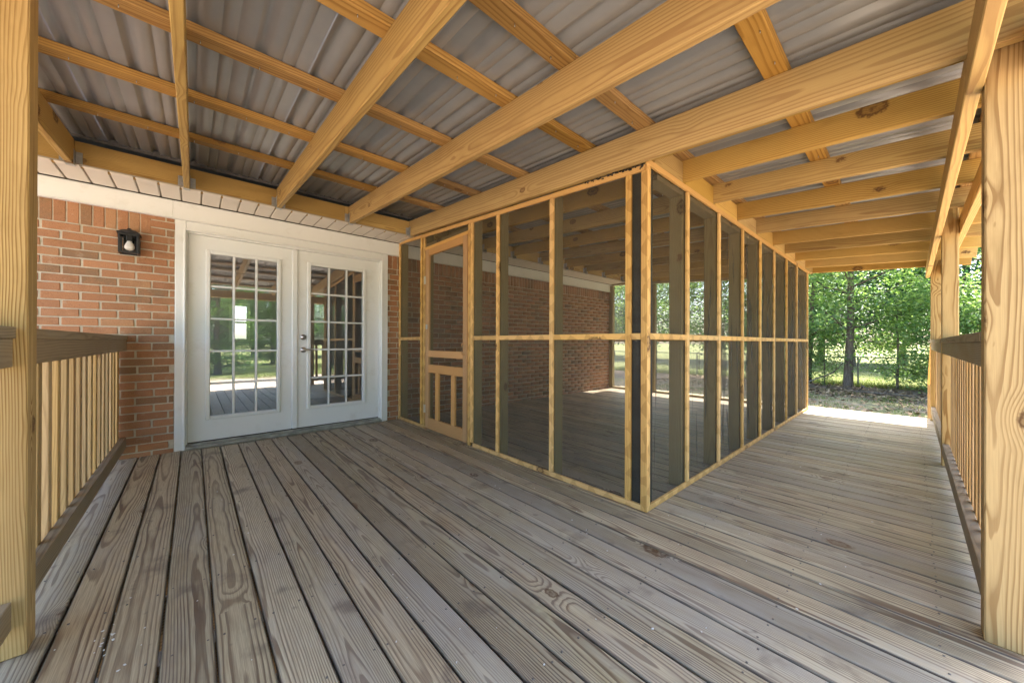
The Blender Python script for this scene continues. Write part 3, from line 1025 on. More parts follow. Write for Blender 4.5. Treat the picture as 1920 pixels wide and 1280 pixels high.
# screw heads, two to every joist
V, Fc = [], []
k = 0
nr = np.random.RandomState(31)
for o in [o for o in deck.children if o.name.startswith('deck_board')]:
    cx = WORLD[o.name].x
    for jj in range(11):
        yj = YF + 0.25 + jj * 0.41
        for sgn in (-1, 1):
            c = np.array([cx + sgn * 0.043 + nr.uniform(-0.006, 0.006), yj + nr.uniform(-0.009, 0.009), 0.0])
            V.append(cube * np.array([0.0058, 0.0058, 0.0045]) * np.array([1, 1, 1]) + c - np.array((2.0, 2.0, 0.0)))
            Fc.append(cf + 8 * k)
            k += 1
o = place('screw_heads', np_mesh('screw_heads', np.concatenate(V), np.concatenate(Fc), simple('dull_screw', (0.17, 0.15, 0.13), 0.5, 0.4)), (2.0, 2.0, 0.0), deck)
o['kind'] = 'stuff'

# flakes of white paint and bits of grit lying on the boards
nr = np.random.RandomState(11)
V, Fc = [], []
for k in range(110):
    if k < 70:
        x, y = nr.uniform(0.0, 2.2), nr.uniform(0.1, 3.6)
        if x > XS - 0.06 and y > YS - 0.05:
            x -= 0.5
    elif k < 90:
        x, y = nr.normal(-0.22, 0.05), nr.normal(1.75, 0.12)
    else:
        x, y = nr.uniform(2.0, 6.8), nr.uniform(0.0, 0.95)
    s = nr.uniform(0.0015, 0.0045) * (1.5 if k % 9 == 0 else 1)
    a = nr.uniform(0, 6.28)
    e = np.array([[math.cos(a), math.sin(a)], [-math.sin(a), math.cos(a)]])
    q = (np.array([(-1, -0.6), (1, -0.5), (0.9, 0.6), (-0.8, 0.7)]) * nr.uniform(0.6, 1.2, (4, 1)) * s) @ e
    lo = np.column_stack([q + (x, y), np.full(4, 0.0022)])
    hi = lo + (0, 0, 0.0018)
    V.append(np.vstack([lo, hi]))
    Fc.append(cf + 8 * k)
o = place('paint_flakes', np_mesh('paint_flakes', np.concatenate(V) - np.array((1, 1, 0)), np.concatenate(Fc), M['chip']), (1, 1, 0))
tag(o, 'tiny white paint flakes scattered on the deck boards', 'flakes', None, 'stuff')

# ------------------------------------------------------------------ porch roof: ledger, rafters, purlins, sheets, beams, posts
roof = thing('porch_roof', (2.0, 2.0, 0.0), 'pine framed porch roof with ribbed grey metal sheets', 'roof')
RH, RT = 0.184, 0.038
RY_OUT = -0.50
RXE = 7.42
for (a, b) in ((-1.35, 1.21), (1.2115, 4.6), (4.6015, RXE - 0.1)):
    bx('ledger_board', (a, 4.052, 2.268), (b, 4.090, 2.268 + RH), 'pine', roof, 0.003)
rafx = [-1.28, -0.665, -0.045, 0.605, 1.262, 1.955]
inner = [2.06, 2.505, 3.065, 3.635, 4.225, 4.87, 5.43, 6.03, 6.70, 7.28]
for x in rafx + inner:
    yi = 4.051
    j = rng.uniform(-0.004, 0.004)
    hh = RH if x < 2.1 else 0.140
    lift = RH - hh / 2 + (0.0 if x < 2.0 or x > 2.1 else 0.022)
    board('rafter', (x + j, RY_OUT, zr(RY_OUT) + lift), (x, yi, zr(yi) + lift), RT, hh if x < 2.0 or x > 2.1 else RH - 0.044, 'pine', roof, bevel=0.003)
# galvanised joist hangers on the ledger
bm = bmesh.new()
add_box(bm, (-0.0215, -0.05, -0.004), (0.0215, 0.0, -0.0022))
for s in (-1, 1):
    add_box(bm, (s * 0.0205 - 0.0008, -0.05, -0.002), (s * 0.0205 + 0.0008, 0.0, 0.11))
    x0, x1 = sorted((s * 0.0225, s * 0.055))
    add_box(bm, (x0, -0.0022, 0.004), (x1, -0.0005, 0.105))
hang = finish(bm, 'joist_hanger', M['steel'])
for x in rafx[1:] + inner:
    place('joist_hanger', hang, (x, 4.0515, zr(4.03) - 0.0005), roof)
for y in (-0.28, 0.405, 1.035, 1.44, 2.07, 2.705, 3.36):
    zc = zr(y) + RH + 0.0195
    for (a, b) in ((-1.34, 1.262), (1.263, 3.635), (3.636, RXE - 0.06)):
        board('purlin', (a, y, zc), (b, y, zc), 0.089, 0.038, 'purlin', roof, up=(0, -SL, 1), bevel=0.003)


# sheets
def rib_profile():
    pts = []
    for k in range(4):
        b = -0.457 + 0.2285 * k
        pts += [(b, 0.0), (b + 0.008, 0.0), (b + 0.023, 0.022), (b + 0.041, 0.022), (b + 0.056, 0.0)]
        for m_ in (0.108, 0.162):
            pts += [(b + m_, 0.0), (b + m_ + 0.006, 0.0062), (b + m_ + 0.011, 0.0062), (b + m_ + 0.017, 0.0)]
    pts.append((0.4569, 0.0))
    return pts


prof = rib_profile()
L = 4.62
V, Fc = [], []
n = len(prof)
ysteps = np.linspace(-L / 2, L / 2, 6)
for lay, dz in ((0, 0.0), (1, 0.0009)):
    for y in ysteps:
        for (px, pz) in prof:
            V.append((px, y, pz + dz))
base2 = len(ysteps) * n
for s in range(len(ysteps) - 1):
    for i in range(n - 1):
        a = s * n + i
        Fc.append((a, a + n, a + n + 1, a + 1))
        a += base2
        Fc.append((a, a + 1, a + n + 1, a + n))
for i in range(n - 1):
    e = (len(ysteps) - 1) * n
    Fc.append((i, i + 1, i + 1 + base2, i + base2))
    Fc.append((e + i + 1, e + i, e + i + base2, e + i + 1 + base2))
sheet = np_mesh('roof_sheet', V, Fc, M['roof'])
yc = (4.09 + (RY_OUT - 0.06)) / 2 + 0.03
tiltq = Quaternion((1, 0, 0), math.atan(SL))
x = -1.40 + 0.457
k = 0
while x - 0.457 < RXE:
    place('roof_sheet', sheet, (x, yc, zr(yc) + RH + 0.0390 + 0.0012 + (0.0014 if k % 2 else 0.0)), roof, tiltq)
    x += 0.9138
    k += 1
# screw tips that come through the purlins
V, Fc = [], []
k = 0
nr = np.random.RandomState(2)
for y in (0.405, 1.035, 1.44, 2.07, 2.705, 3.36):
    xx = -0.9
    while xx < 3.2:
        if min(abs(xx - r_) for r_ in rafx + inner) > 0.05:
            c = np.array([xx + nr.uniform(-0.015, 0.015), y + nr.uniform(-0.02, 0.02), zr(y) + RH - 0.005])
            V.append(cube * np.array([0.0028, 0.0028, 0.013]) + c - np.array((2.0, 2.0, 0.0)))
            Fc.append(cf + 8 * k)
            k += 1
        xx += 0.2285
o = place('screw_tips', np_mesh('screw_tips', np.concatenate(V), np.concatenate(Fc), M['steel']), (2.0, 2.0, 0.0), roof)
o['kind'] = 'stuff'
# beams: two boards that sandwich the posts; board joints over the posts
PY0, PY1 = -0.252, -0.163
BZ0, BZ1 = 1.868, 2.008
for (a, b) in ((-1.1, 2.02), (2.023, 7.36)):
    bx('beam', (a, PY1 + 0.001, BZ0 + (0.012 if a > 0 else 0.0)), (b, PY1 + 0.039, BZ1 + (0.012 if a > 0 else 0.0)), 'pine', roof, 0.003)
    bx('beam', (a, PY0 - 0.039, BZ0 + 0.006), (b, PY0 - 0.001, BZ1), 'pine', roof, 0.003)
PX = [1.985, 4.56, 7.10]
for px in PX:
    bx('post', (px, PY0, 0.001), (px + 0.089, PY1, zr(-0.2) + RH), 'post', roof, 0.004)
bx('post', (-0.483, 1.88, 0.001), (-0.394, 1.969, zr(1.92) + RH + 0.03), 'post', roof, 0.004)
bx('post', (-0.483, PY0, 0.001), (-0.394, PY1, zr(-0.2) + RH), 'post', roof, 0.004)
for j, o in enumerate([o for o in roof.children if o.name.startswith('post')]):
    # grain runs up the post: rebuild with the length on the local X axis
    d = o.dimensions
    me = o.data
    w = WORLD[o.name]
    ln = max(v.co.z for v in me.vertices) * 2
    o.data = box_mesh(ln, 0.089, 0.089, M['post'], 0.004, 'post')
    o.rotation_mode = 'QUATERNION'
    o.rotation_quaternion = Matrix((Vector((0, 0, 1)), Vector((0, 1, 0)), Vector((-1, 0, 0)))).transposed().to_quaternion()
# blocking between the rafters above the front screen wall
seq = [1.955] + inner
for a, b in zip(seq[:-1], seq[1:]):
    if b - a > 0.15 and a < XE:
        bx('blocking', (a + RT / 2 + 0.002, YS + 0.008, 2.085), (b - RT / 2 - 0.002, YS + 0.046, 2.085 + 0.14), 'pine', roof, 0.003)


# ------------------------------------------------------------------ insect screens
def screen_panel(parent, origin, along, w, h, seed, wrinkle=0.006, h2=None):
    """wrinkled screen cloth hung in the plane spanned by along and z; h2 = height at the far side"""
    nu, nv = 18, 34
    r = np.random.RandomState(seed)
    u = np.linspace(0, 1, nu)
    v = np.linspace(0, 1, nv)
    U, Vv = np.meshgrid(u, v, indexing='ij')
    env = np.sin(np.pi * U) ** 0.6 * np.sin(np.pi * Vv) ** 0.5
    d = np.zeros_like(U)
    for k in range(4):
        ang = r.uniform(-0.5, 0.5)
        ph = r.uniform(0, 6.28)
        fr = r.uniform(1.5, 5.0)
        d += r.uniform(0.3, 1.0) * np.sin(2 * np.pi * fr * (U * math.cos(ang) + Vv * 1.6 * math.sin(ang)) + ph)
    for k in range(2):   # a pulled fold
        c0, sl, wd = r.uniform(0.2, 0.8), r.uniform(-0.6, 0.6), r.uniform(0.035, 0.06)
        d += 2.6 * np.exp(-((U - c0 - sl * (Vv - 0.5)) / wd) ** 2)
    d *= env * wrinkle
    h2 = h if h2 is None else h2
    H = h + (h2 - h) * U
    a = Vector(along).normalized()
    nrm = Vector((0, 0, 1)).cross(a)
    P = U[..., None] * w * np.array(a) + (H * Vv)[..., None] * np.array((0, 0, 1.0)) + d[..., None] * np.array(nrm)
    i, j = np.meshgrid(np.arange(nu - 1), np.arange(nv - 1), indexing='ij')
    q = (i * nv + j).ravel()
    Fc = np.stack([q, q + nv, q + nv + 1, q + 1], -1)
    return place('screen_panel', np_mesh('screen_panel', P.reshape(-1, 3), Fc, M['screen'], True), origin, parent)


BW, BT = 0.038, 0.018     # battens
RAIL_Z = 1.036


def ztop(y):              # top of the screen walls under the rafters
    return zr(y) + 0.004


# side wall (faces the open porch)
sw = thing('screen_wall', (XS, 2.7, 0.0), 'screened side wall with pine battens beside the white french door', 'screen wall')
ys_b = [4.405, 3.816, 2.800, 2.414, 1.784, 1.156]
xb0, xb1 = XS, XS + BT
zb = 0.036


def topz(y):
    return zr(y) - 0.004


# bottom and top battens
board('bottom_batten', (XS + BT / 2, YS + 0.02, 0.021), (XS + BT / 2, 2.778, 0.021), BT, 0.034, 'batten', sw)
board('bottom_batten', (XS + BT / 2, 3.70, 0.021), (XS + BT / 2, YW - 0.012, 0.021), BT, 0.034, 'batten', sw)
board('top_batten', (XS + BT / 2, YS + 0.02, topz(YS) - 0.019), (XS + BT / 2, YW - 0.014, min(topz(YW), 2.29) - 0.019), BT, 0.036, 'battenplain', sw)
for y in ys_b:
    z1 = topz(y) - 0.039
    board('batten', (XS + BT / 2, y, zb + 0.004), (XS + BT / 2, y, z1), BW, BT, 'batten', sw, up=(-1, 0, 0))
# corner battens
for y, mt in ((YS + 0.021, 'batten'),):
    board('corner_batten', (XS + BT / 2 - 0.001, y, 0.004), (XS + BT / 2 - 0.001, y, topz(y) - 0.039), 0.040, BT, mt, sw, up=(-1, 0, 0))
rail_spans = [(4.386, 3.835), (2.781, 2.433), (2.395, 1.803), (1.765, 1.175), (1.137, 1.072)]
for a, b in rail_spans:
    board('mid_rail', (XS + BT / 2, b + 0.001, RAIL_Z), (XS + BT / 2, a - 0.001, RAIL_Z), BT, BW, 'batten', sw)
# specks of dark insect debris under the rafter near the corner
V, Fc = [], []
nr = np.random.RandomState(8)
for k in range(46):
    y = 1.06 + 0.42 * nr.rand() ** 1.4
    c = np.array([XS - 0.004, y, topz(y) + nr.normal(-0.004, 0.006)]) - np.array((XS, 2.7, 0.0))
    V.append(cube * np.array([0.006, nr.uniform(0.004, 0.016), nr.uniform(0.003, 0.009)]) + c)
    Fc.append(cf + 8 * k)
o = place('insect_debris', np_mesh('insect_debris', np.concatenate(V), np.concatenate(Fc), M['dirt_black']), (XS, 2.7, 0.0), sw)
o['kind'] = 'stuff'
# studs behind
for y in ys_b + [3.745, 2.86]:
    zt = zr(y) - 0.002
    wd = 0.038
    yy = y
    mt = 'stud'
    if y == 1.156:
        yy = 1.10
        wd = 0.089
        mt = 'wrap'  # corner stud takes a near-black colour
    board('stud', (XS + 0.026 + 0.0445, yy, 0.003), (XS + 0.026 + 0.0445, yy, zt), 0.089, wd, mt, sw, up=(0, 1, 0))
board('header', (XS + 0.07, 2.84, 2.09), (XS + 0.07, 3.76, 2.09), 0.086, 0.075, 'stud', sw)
edges_y = [4.44, 3.80, None, 2.82, 2.414, 1.784, 1.156, YS + 0.01]
seed = 20
for a, b in ((4.43, 3.80), (2.815, 2.414), (2.413, 1.784), (1.783, 1.156), (1.155, YS + 0.012)):
    screen_panel(sw, (XS + BT + 0.0035, b, 0.006), (0, 1, 0), a - b - 0.002, zr(b) - 0.012, seed, 0.0012, zr(a) - 0.012)
    seed += 1
screen_panel(sw, (XS + BT + 0.0035, 2.86, 2.055), (0, 1, 0), 0.88, zr(2.86) - 2.06, seed, 0.0, zr(3.74) - 2.06)

# front wall (faces the walkway)
fw = thing('screen_wall', ((XS + XE) / 2, YS, 0.0), 'long screened front wall of pine battens along the walkway', 'screen wall')
xs_b = [2.560, 3.169, 3.772, 4.348, 4.906, 5.503, 6.093, 6.84]
FT = zr(YS) + 0.026
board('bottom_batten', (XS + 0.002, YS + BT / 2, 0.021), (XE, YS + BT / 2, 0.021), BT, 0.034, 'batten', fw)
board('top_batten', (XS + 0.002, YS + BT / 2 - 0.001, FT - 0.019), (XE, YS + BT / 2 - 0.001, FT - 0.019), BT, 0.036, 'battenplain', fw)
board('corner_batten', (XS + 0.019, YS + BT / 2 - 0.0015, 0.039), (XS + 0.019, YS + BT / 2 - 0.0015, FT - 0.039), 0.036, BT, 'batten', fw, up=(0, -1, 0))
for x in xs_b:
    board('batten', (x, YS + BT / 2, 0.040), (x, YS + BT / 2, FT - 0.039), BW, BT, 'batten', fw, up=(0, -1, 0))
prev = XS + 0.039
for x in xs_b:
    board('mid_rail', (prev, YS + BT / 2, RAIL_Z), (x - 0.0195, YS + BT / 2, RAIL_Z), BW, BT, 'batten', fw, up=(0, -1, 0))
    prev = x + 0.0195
for x in xs_b:
    wd = 0.089 if x in (2.560, 4.348, 6.093, 6.84) else 0.038
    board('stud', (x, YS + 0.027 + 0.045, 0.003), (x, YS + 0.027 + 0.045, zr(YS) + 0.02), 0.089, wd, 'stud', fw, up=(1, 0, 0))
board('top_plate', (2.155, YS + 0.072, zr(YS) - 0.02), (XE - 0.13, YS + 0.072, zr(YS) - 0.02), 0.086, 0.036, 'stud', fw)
prev = XS + 0.012
for x in xs_b:
    screen_panel(fw, (prev, YS + BT + 0.0035, 0.006), (1, 0, 0), x - prev - 0.002, FT - 0.012, seed, 0.011)
    prev = x
    seed += 1

# far end wall
ew = thing('screen_wall', (XE, 2.7, 0.0), 'screened end wall of the porch room facing the chain-link fence', 'screen wall')
ye_b = [4.40, 3.43, 2.25, 1.16]
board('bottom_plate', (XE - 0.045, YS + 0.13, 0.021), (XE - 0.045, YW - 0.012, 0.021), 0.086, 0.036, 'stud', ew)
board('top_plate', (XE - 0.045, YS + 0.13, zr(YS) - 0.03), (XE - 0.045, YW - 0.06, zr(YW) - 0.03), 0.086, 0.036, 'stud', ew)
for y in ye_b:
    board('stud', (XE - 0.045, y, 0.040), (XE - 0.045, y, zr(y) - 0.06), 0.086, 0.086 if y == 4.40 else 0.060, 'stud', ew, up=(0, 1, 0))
for a, b in zip(ye_b[:-1], ye_b[1:]):
    board('mid_rail', (XE + 0.013, b + 0.03, RAIL_Z), (XE + 0.013, a - 0.03, RAIL_Z), BT, BW, 'batten', ew)
    screen_panel(ew, (XE + 0.003, b, 0.006), (0, 1, 0), a - b, zr(b) - 0.03, seed, 0.008, zr(a) - 0.03)
    seed += 1

# ------------------------------------------------------------------ screen door
sdr = thing('screen_door', (XS, 3.28, 0.0), 'reddish wooden screen door with two short pickets in its lower half', 'door')
d0, d1, dz0, dz1 = 2.868, 3.690, 0.022, 2.040
dx = XS + 0.004
DTk = 0.028


def dpiece(name, y0, y1, z0, z1, vertical):
    yc, zc = (y0 + y1) / 2, (z0 + z1) / 2
    if vertical:
        return board(name, (dx, yc, z0), (dx, yc, z1), y1 - y0, DTk, 'cedar', sdr, up=(-1, 0, 0), bevel=0.003)
    return board(name, (dx - 0.0006, y0, zc), (dx - 0.0006, y1, zc), DTk - 0.001, z1 - z0, 'cedar', sdr, bevel=0.003)


dpiece('stile', d0, d0 + 0.066, dz0, dz1, True)
dpiece('stile', d1 - 0.070, d1, dz0, dz1, True)
a, b = d0 + 0.0665, d1 - 0.0705
dpiece('top_rail', a, b, dz1 - 0.075, dz1 - 0.001, False)
dpiece('bottom_rail', a, b, dz0 + 0.001, dz0 + 0.125, False)
dpiece('lock_rail', a, b, 0.830, 0.902, False)
dpiece('middle_rail', a, b, 0.655, 0.745, False)
for y in (3.115, 3.435):
    dpiece('picket', y - 0.032, y + 0.032, dz0 + 0.1255, 0.6545, True)
screen_panel(sdr, (XS + 0.0205, d0 + 0.03, dz0 + 0.05), (0, 1, 0), d1 - d0 - 0.06, dz1 - dz0 - 0.10, 88, 0.0015)
# frame battens beside the door
board('frame_batten', (XS + BT / 2, 3.745, 0.004), (XS + BT / 2, 3.745, zr(3.745) - 0.045), 0.045, BT, 'batten', sw, up=(-1, 0, 0))
board('frame_batten', (XS + BT / 2, 2.843, 0.004), (XS + BT / 2, 2.843, zr(2.843) - 0.045), 0.038, BT, 'batten', sw, up=(-1, 0, 0))
board('door_header_batten', (XS + BT / 2, 2.87, 2.062), (XS + BT / 2, 3.72, 2.062), BT, 0.034, 'battenplain', sw)
for z in (1.70, 0.24):
    h = bx('hinge', (dx - 0.0185, d1 - 0.012, z - 0.045), (dx - 0.0145, d1 + 0.030, z + 0.045), 'hinge', sdr, 0.001)
    bx('hinge_pin', (dx - 0.026, d1 + 0.003, z - 0.045), (dx - 0.0186, d1 + 0.011, z + 0.045), 'hinge', h, 0.002)
bx('latch', (dx - 0.026, d1 - 0.055, 1.14), (dx - 0.0145, d1 - 0.030, 1.195), 'steel', sdr, 0.003)
V, Fc = tubes_np([([(0, 0, 0.055), (-0.03, 0, 0.05), (-0.038, 0, 0), (-0.03, 0, -0.05), (0, 0, -0.055)], [0.006] * 5)], 8)
place('pull_handle', np_mesh('pull_handle', V, Fc, M['cedar'], True), (dx - 0.0145, d0 + 0.035, 0.93), sdr)


# ------------------------------------------------------------------ railings
def railing(label, axis, inner_face, out_sign, a0, a1, name='railing', capw=0.089, start=0.06, endpost=None, nails=False):
    """axis 'x' or 'y'; inner_face = coordinate of the rail face towards the deck; out_sign = direction away from the deck"""
    def P(s, o, z):
        return (s, o, z) if axis == 'x' else (o, s, z)
    mid = (a0 + a1) / 2
    root = thing(name, P(mid, inner_face, 0.0), label, 'railing', 'deck railings')
    cen = inner_face + out_sign * 0.019
    upv = (0, 0, 1)
    board('cap_rail', P(a0, inner_face + out_sign * (capw / 2 - 0.006), 1.024), P(a1, inner_face + out_sign * (capw / 2 - 0.006), 1.024), capw, 0.036, 'rail', root)
    board('top_rail', P(a0, cen, 0.9605), P(a1, cen, 0.9605), 0.038, 0.089, 'rail', root)
    board('bottom_rail', P(a0, cen, 0.138), P(a1, cen, 0.138), 0.038, 0.089, 'rail', root)
    s = a0 + start
    bo = inner_face + out_sign * (0.0385 + 0.0235)
    while s < a1 - 0.03:
        t = rng.uniform(-0.004, 0.004)
        board('baluster', P(s + t, bo, 0.085 + rng.uniform(-0.008, 0.008)), P(s + rng.uniform(-0.004, 0.004), bo, 1.002), 0.046, 0.046, 'baluster', root, up=P(0, out_sign, 0))
        s += 0.142
    if endpost is not None:
        board('end_post', P(endpost, bo, 0.02), P(endpost, bo, 1.002), 0.05, 0.04, 'battenplain', root, up=P(0, out_sign, 0))
    return root


railing('weathered railing with orange balusters ending at the brick wall', 'y', -0.422, -1, 1.972, YW - 0.012, start=0.09, endpost=YW - 0.05)
railing('weathered railing running out from the yellow corner post over the yard', 'y', -0.422, -1, PY1 + 0.005, 1.877)
railing('weathered railing between the thick yellow post and the middle walkway post', 'x', -0.166, -1, PX[0] + 0.092, PX[1] - 0.003)
railing('weathered railing from the middle walkway post to the last post', 'x', -0.166, -1, PX[1] + 0.092, PX[2] - 0.003)

# steps down at the far end and in front of the open side
def steps(label, axis, start, lo, hi, sgn):
    def P(s, o, z):
        return (s, o, z) if axis == 'x' else (o, s, z)
    root = thing('wooden_steps', P(start, (lo + hi) / 2, GZ), label, 'steps', 'porch steps')
    for k in range(3):
        z = -0.19 - 0.185 * k
        for j in range(2):
            c = start + sgn * (0.075 + 0.29 * k + 0.145 * j)
            board('tread', P(c, lo, z), P(c, hi, z), 0.138, 0.036, 'rail', root)
    for o in (lo + 0.05, hi - 0.05):
        board('stringer', P(start + sgn * 0.02, o, -0.33), P(start + sgn * 0.86, o, -0.33 - 0.185 * 2.9), 0.038, 0.18, 'rail', root)
    return root


st = steps('weathered wooden steps from the walkway end down to the soil', 'x', XD + 0.01, -0.12, 1.9, 1)
steps('weathered wooden steps from the open porch side down to the lawn', 'y', YF - 0.016, -0.35, 1.95, -1)
sr = thing('stair_rail', (XD + 0.5, -0.19, GZ), 'sloping pine handrail beside the steps at the walkway end', 'handrail')
board('newel_post', (XD + 0.95, -0.205, GZ - 0.03), (XD + 0.95, -0.205, 0.42), 0.089, 0.089, 'post', sr, up=(1, 0, 0))
board('hand_rail', (PX[2] + 0.095, -0.205, 0.98), (XD + 0.903, -0.205, 0.40), 0.09, 0.038, 'battenplain', sr)
board('lower_rail', (PX[2] + 0.095, -0.205, 0.24), (XD + 0.903, -0.205, -0.34), 0.038, 0.089, 'battenplain', sr)
for k in range(5):
    xx = PX[2] + 0.22 + 0.15 * k
    zz = 0.96 - (xx - PX[2] - 0.095) * 0.566
    board('baluster', (xx, -0.243, zz - 0.78), (xx, -0.243, zz - 0.0), 0.035, 0.035, 'baluster', sr, up=(0, 1, 0))


# ------------------------------------------------------------------ trees and yard
def make_tree(seed, height, trunk_r, crown_lo, crown_r, n_lim, leaves, leaf, lean=0.0, flat=0.6, spread=0.42):
    """returns (trunk verts, faces), (leaf verts, faces): tapered trunk with limbs, leaves gathered in clumps along the limbs"""
    r = np.random.RandomState(seed)
    paths = []
    n = 9
    t = np.linspace(0, 1, n)
    drift = np.cumsum(r.normal(0, 0.05, (n, 2)), axis=0) * height * 0.05
    trunk = np.column_stack([drift[:, 0] + lean * height * t ** 1.5, drift[:, 1], t * height * 0.92 - 0.12])
    trunk[0, :2] = 0
    rad = trunk_r * (1.0 - 0.85 * t) + 0.012
    rad[0] *= 1.22
    paths.append((trunk, rad))
    clumps = []
    for k in range(n_lim):
        f = crown_lo + (1 - crown_lo) * ((k + r.rand()) / n_lim)
        hz = f * height * 0.92
        p0 = np.array([np.interp(hz, trunk[:, 2], trunk[:, c]) for c in range(3)])
        prof = math.sin(math.pi * min(1.0, 0.18 + 0.82 * (f - crown_lo) / (1 - crown_lo + 1e-6))) ** 0.7
        ln = crown_r * (0.35 + 0.65 * prof) * r.uniform(0.6, 1.1)
        a = k * 2.4 + r.uniform(-0.5, 0.5)
        up = r.uniform(0.05, 0.55)
        m = 6
        s = np.linspace(0, 1, m)
        bend = r.uniform(-0.25, 0.15)
        pts = p0 + np.column_stack([np.cos(a + 0.4 * bend * s) * ln * s, np.sin(a + 0.4 * bend * s) * ln * s, ln * (up * s + bend * s ** 2)])
        pts[1:-1] += r.normal(0, 0.05 * ln * 0.3, (m - 2, 3))
        br = max(0.01, trunk_r * 0.34 * (1 - 0.6 * f))
        paths.append((pts, br * (1 - 0.85 * s) + 0.004))
        for q in range(3):
            s0 = r.uniform(0.35, 0.95)
            b0 = np.array([np.interp(s0, s, pts[:, c]) for c in range(3)])
            dirv = r.normal(0, 1, 3)
            dirv[2] = abs(dirv[2]) * 0.5
            dirv /= np.linalg.norm(dirv)
            l2 = ln * r.uniform(0.18, 0.4)
            tw = np.stack([b0 + dirv * l2 * z_ for z_ in (0, 0.5, 1.0)])
            tw[1] += r.normal(0, 0.04 * l2, 3)
            paths.append((tw, [br * 0.35 + 0.003, br * 0.2 + 0.003, 0.003]))
            clumps.append((tw[2], r.uniform(0.6, 1.0)))
            clumps.append((tw[1], r.uniform(0.4, 0.8)))
        clumps.append((pts[-1], 1.0))
        clumps.append((pts[-2], 0.8))
    tv, tf = tubes_np(paths, 7)
    wts = np.array([c[1] for c in clumps])
    cent = np.array([c[0] for c in clumps])
    idx = r.choice(len(clumps), leaves, p=wts / wts.sum())
    sp = spread * (0.6 + 0.6 * wts[idx])[:, None]
    pos = cent[idx] + r.normal(0, 1, (leaves, 3)) * sp * np.array([1, 1, flat])
    size = leaf * r.uniform(0.6, 1.3, leaves)
    # leaf: a folded rhombus of two triangles
    yaw = r.uniform(0, 2 * np.pi, leaves)
    pit = r.normal(0.25, 0.45, leaves)
    d = np.column_stack([np.cos(yaw) * np.cos(pit), np.sin(yaw) * np.cos(pit), -np.sin(pit)])
    sd_ = np.column_stack([-np.sin(yaw), np.cos(yaw), r.normal(0, 0.45, leaves)])
    sd_ /= np.linalg.norm(sd_, axis=1)[:, None]
    upv = np.cross(sd_, d)
    s1 = size[:, None]
    P = np.stack([pos, pos + d * s1 * 0.5 + sd_ * s1 * 0.33 + upv * s1 * 0.08, pos + d * s1, pos + d * s1 * 0.5 - sd_ * s1 * 0.33 + upv * s1 * 0.08], 1)
    b = np.arange(leaves)[:, None] * 4
    lf = np.concatenate([b + np.array([[0, 1, 2]]), b + np.array([[0, 2, 3]])])
    return (tv, tf), (P.reshape(-1, 3), lf)


TREE = {}


def tree_kind(key, leafmat, **kw):
    (tv, tf), (lv, lf) = make_tree(**kw)
    TREE[key] = (np_mesh('trunk', tv, tf, M['bark'], True), np_mesh('crown', lv, lf, M[leafmat]))


tree_kind('oak', 'leaf', seed=1, height=11.0, trunk_r=0.125, crown_lo=0.17, crown_r=3.6, n_lim=30, leaves=17000, leaf=0.135, lean=0.02)
tree_kind('slim', 'leaf', seed=2, height=9.0, trunk_r=0.085, crown_lo=0.20, crown_r=2.4, n_lim=24, leaves=12000, leaf=0.125, lean=-0.015)
tree_kind('sapling', 'leaf', seed=3, height=3.6, trunk_r=0.03, crown_lo=0.12, crown_r=1.25, n_lim=16, leaves=3800, leaf=0.115, spread=0.24)
tree_kind('bush', 'leafdark', seed=4, height=2.2, trunk_r=0.03, crown_lo=0.08, crown_r=1.2, n_lim=16, leaves=4200, leaf=0.10, spread=0.25, flat=0.8)
tree_kind('far', 'leafdark', seed=5, height=14.0, trunk_r=0.22, crown_lo=0.10, crown_r=4.6, n_lim=36, leaves=17000, leaf=0.26, spread=0.8, flat=0.75)
tree_kind('cedar', 'needle', seed=6, height=8.5, trunk_r=0.15, crown_lo=0.03, crown_r=1.9, n_lim=48, leaves=26000, leaf=0.11, spread=0.27, flat=0.7)


def plant(kind, name, x, y, s, rz, label, cat='tree', group=None):
    root = thing(name, (x, y, GZ), label, cat, group)
    q = Quaternion((0, 0, 1), rz)
    for nm, me in zip(('trunk', 'crown'), TREE[kind]):
        o = place(nm, me, (x, y, GZ), root, q)
        o.scale = (s, s, s)
    return root


G1 = 'yard trees along the fence'
plant('oak', 'broadleaf_tree', 18.55, 1.62, 1.0, 0.4, 'thick-trunked leafy tree at the fence seen straight past the walkway end', 'tree', G1)
plant('slim', 'broadleaf_tree', 19.0, 2.85, 1.0, 1.2, 'slim dark-stemmed tree beside the thick trunk at the fence', 'tree', G1)
plant('oak', 'broadleaf_tree', 20.4, -2.6, 1.05, 2.1, 'leafy tree beyond the fence behind the walkway railing', 'tree', G1)
plant('slim', 'broadleaf_tree', 18.2, 6.4, 1.1, 3.0, 'leafy tree at the fence seen through the screened end wall', 'tree', G1)
plant('oak', 'broadleaf_tree', 19.8, 10.2, 0.95, 4.4, 'broad leafy tree at the fence beyond the corner of the brick house', 'tree', G1)
plant('slim', 'broadleaf_tree', 16.8, -5.4, 1.1, 5.2, 'slim leafy tree standing out in the side yard before the fence', 'tree', G1)
G2 = 'saplings under the trees at the fence'
plant('sapling', 'sapling', 18.9, 0.35, 1.0, 0.2, 'bushy sapling close to the right of the thick trunk', 'sapling', G2)
plant('sapling', 'sapling', 18.3, -0.75, 0.8, 2.2, 'low bushy sapling beside a fence post near the railing', 'sapling', G2)
plant('sapling', 'sapling', 19.1, 3.4, 0.75, 4.0, 'small leafy sapling growing past the slim dark stem', 'sapling', G2)
plant('sapling', 'sapling', 18.7, 4.6, 0.9, 1.0, 'leafy sapling behind the far end of the screened wall', 'sapling', G2)
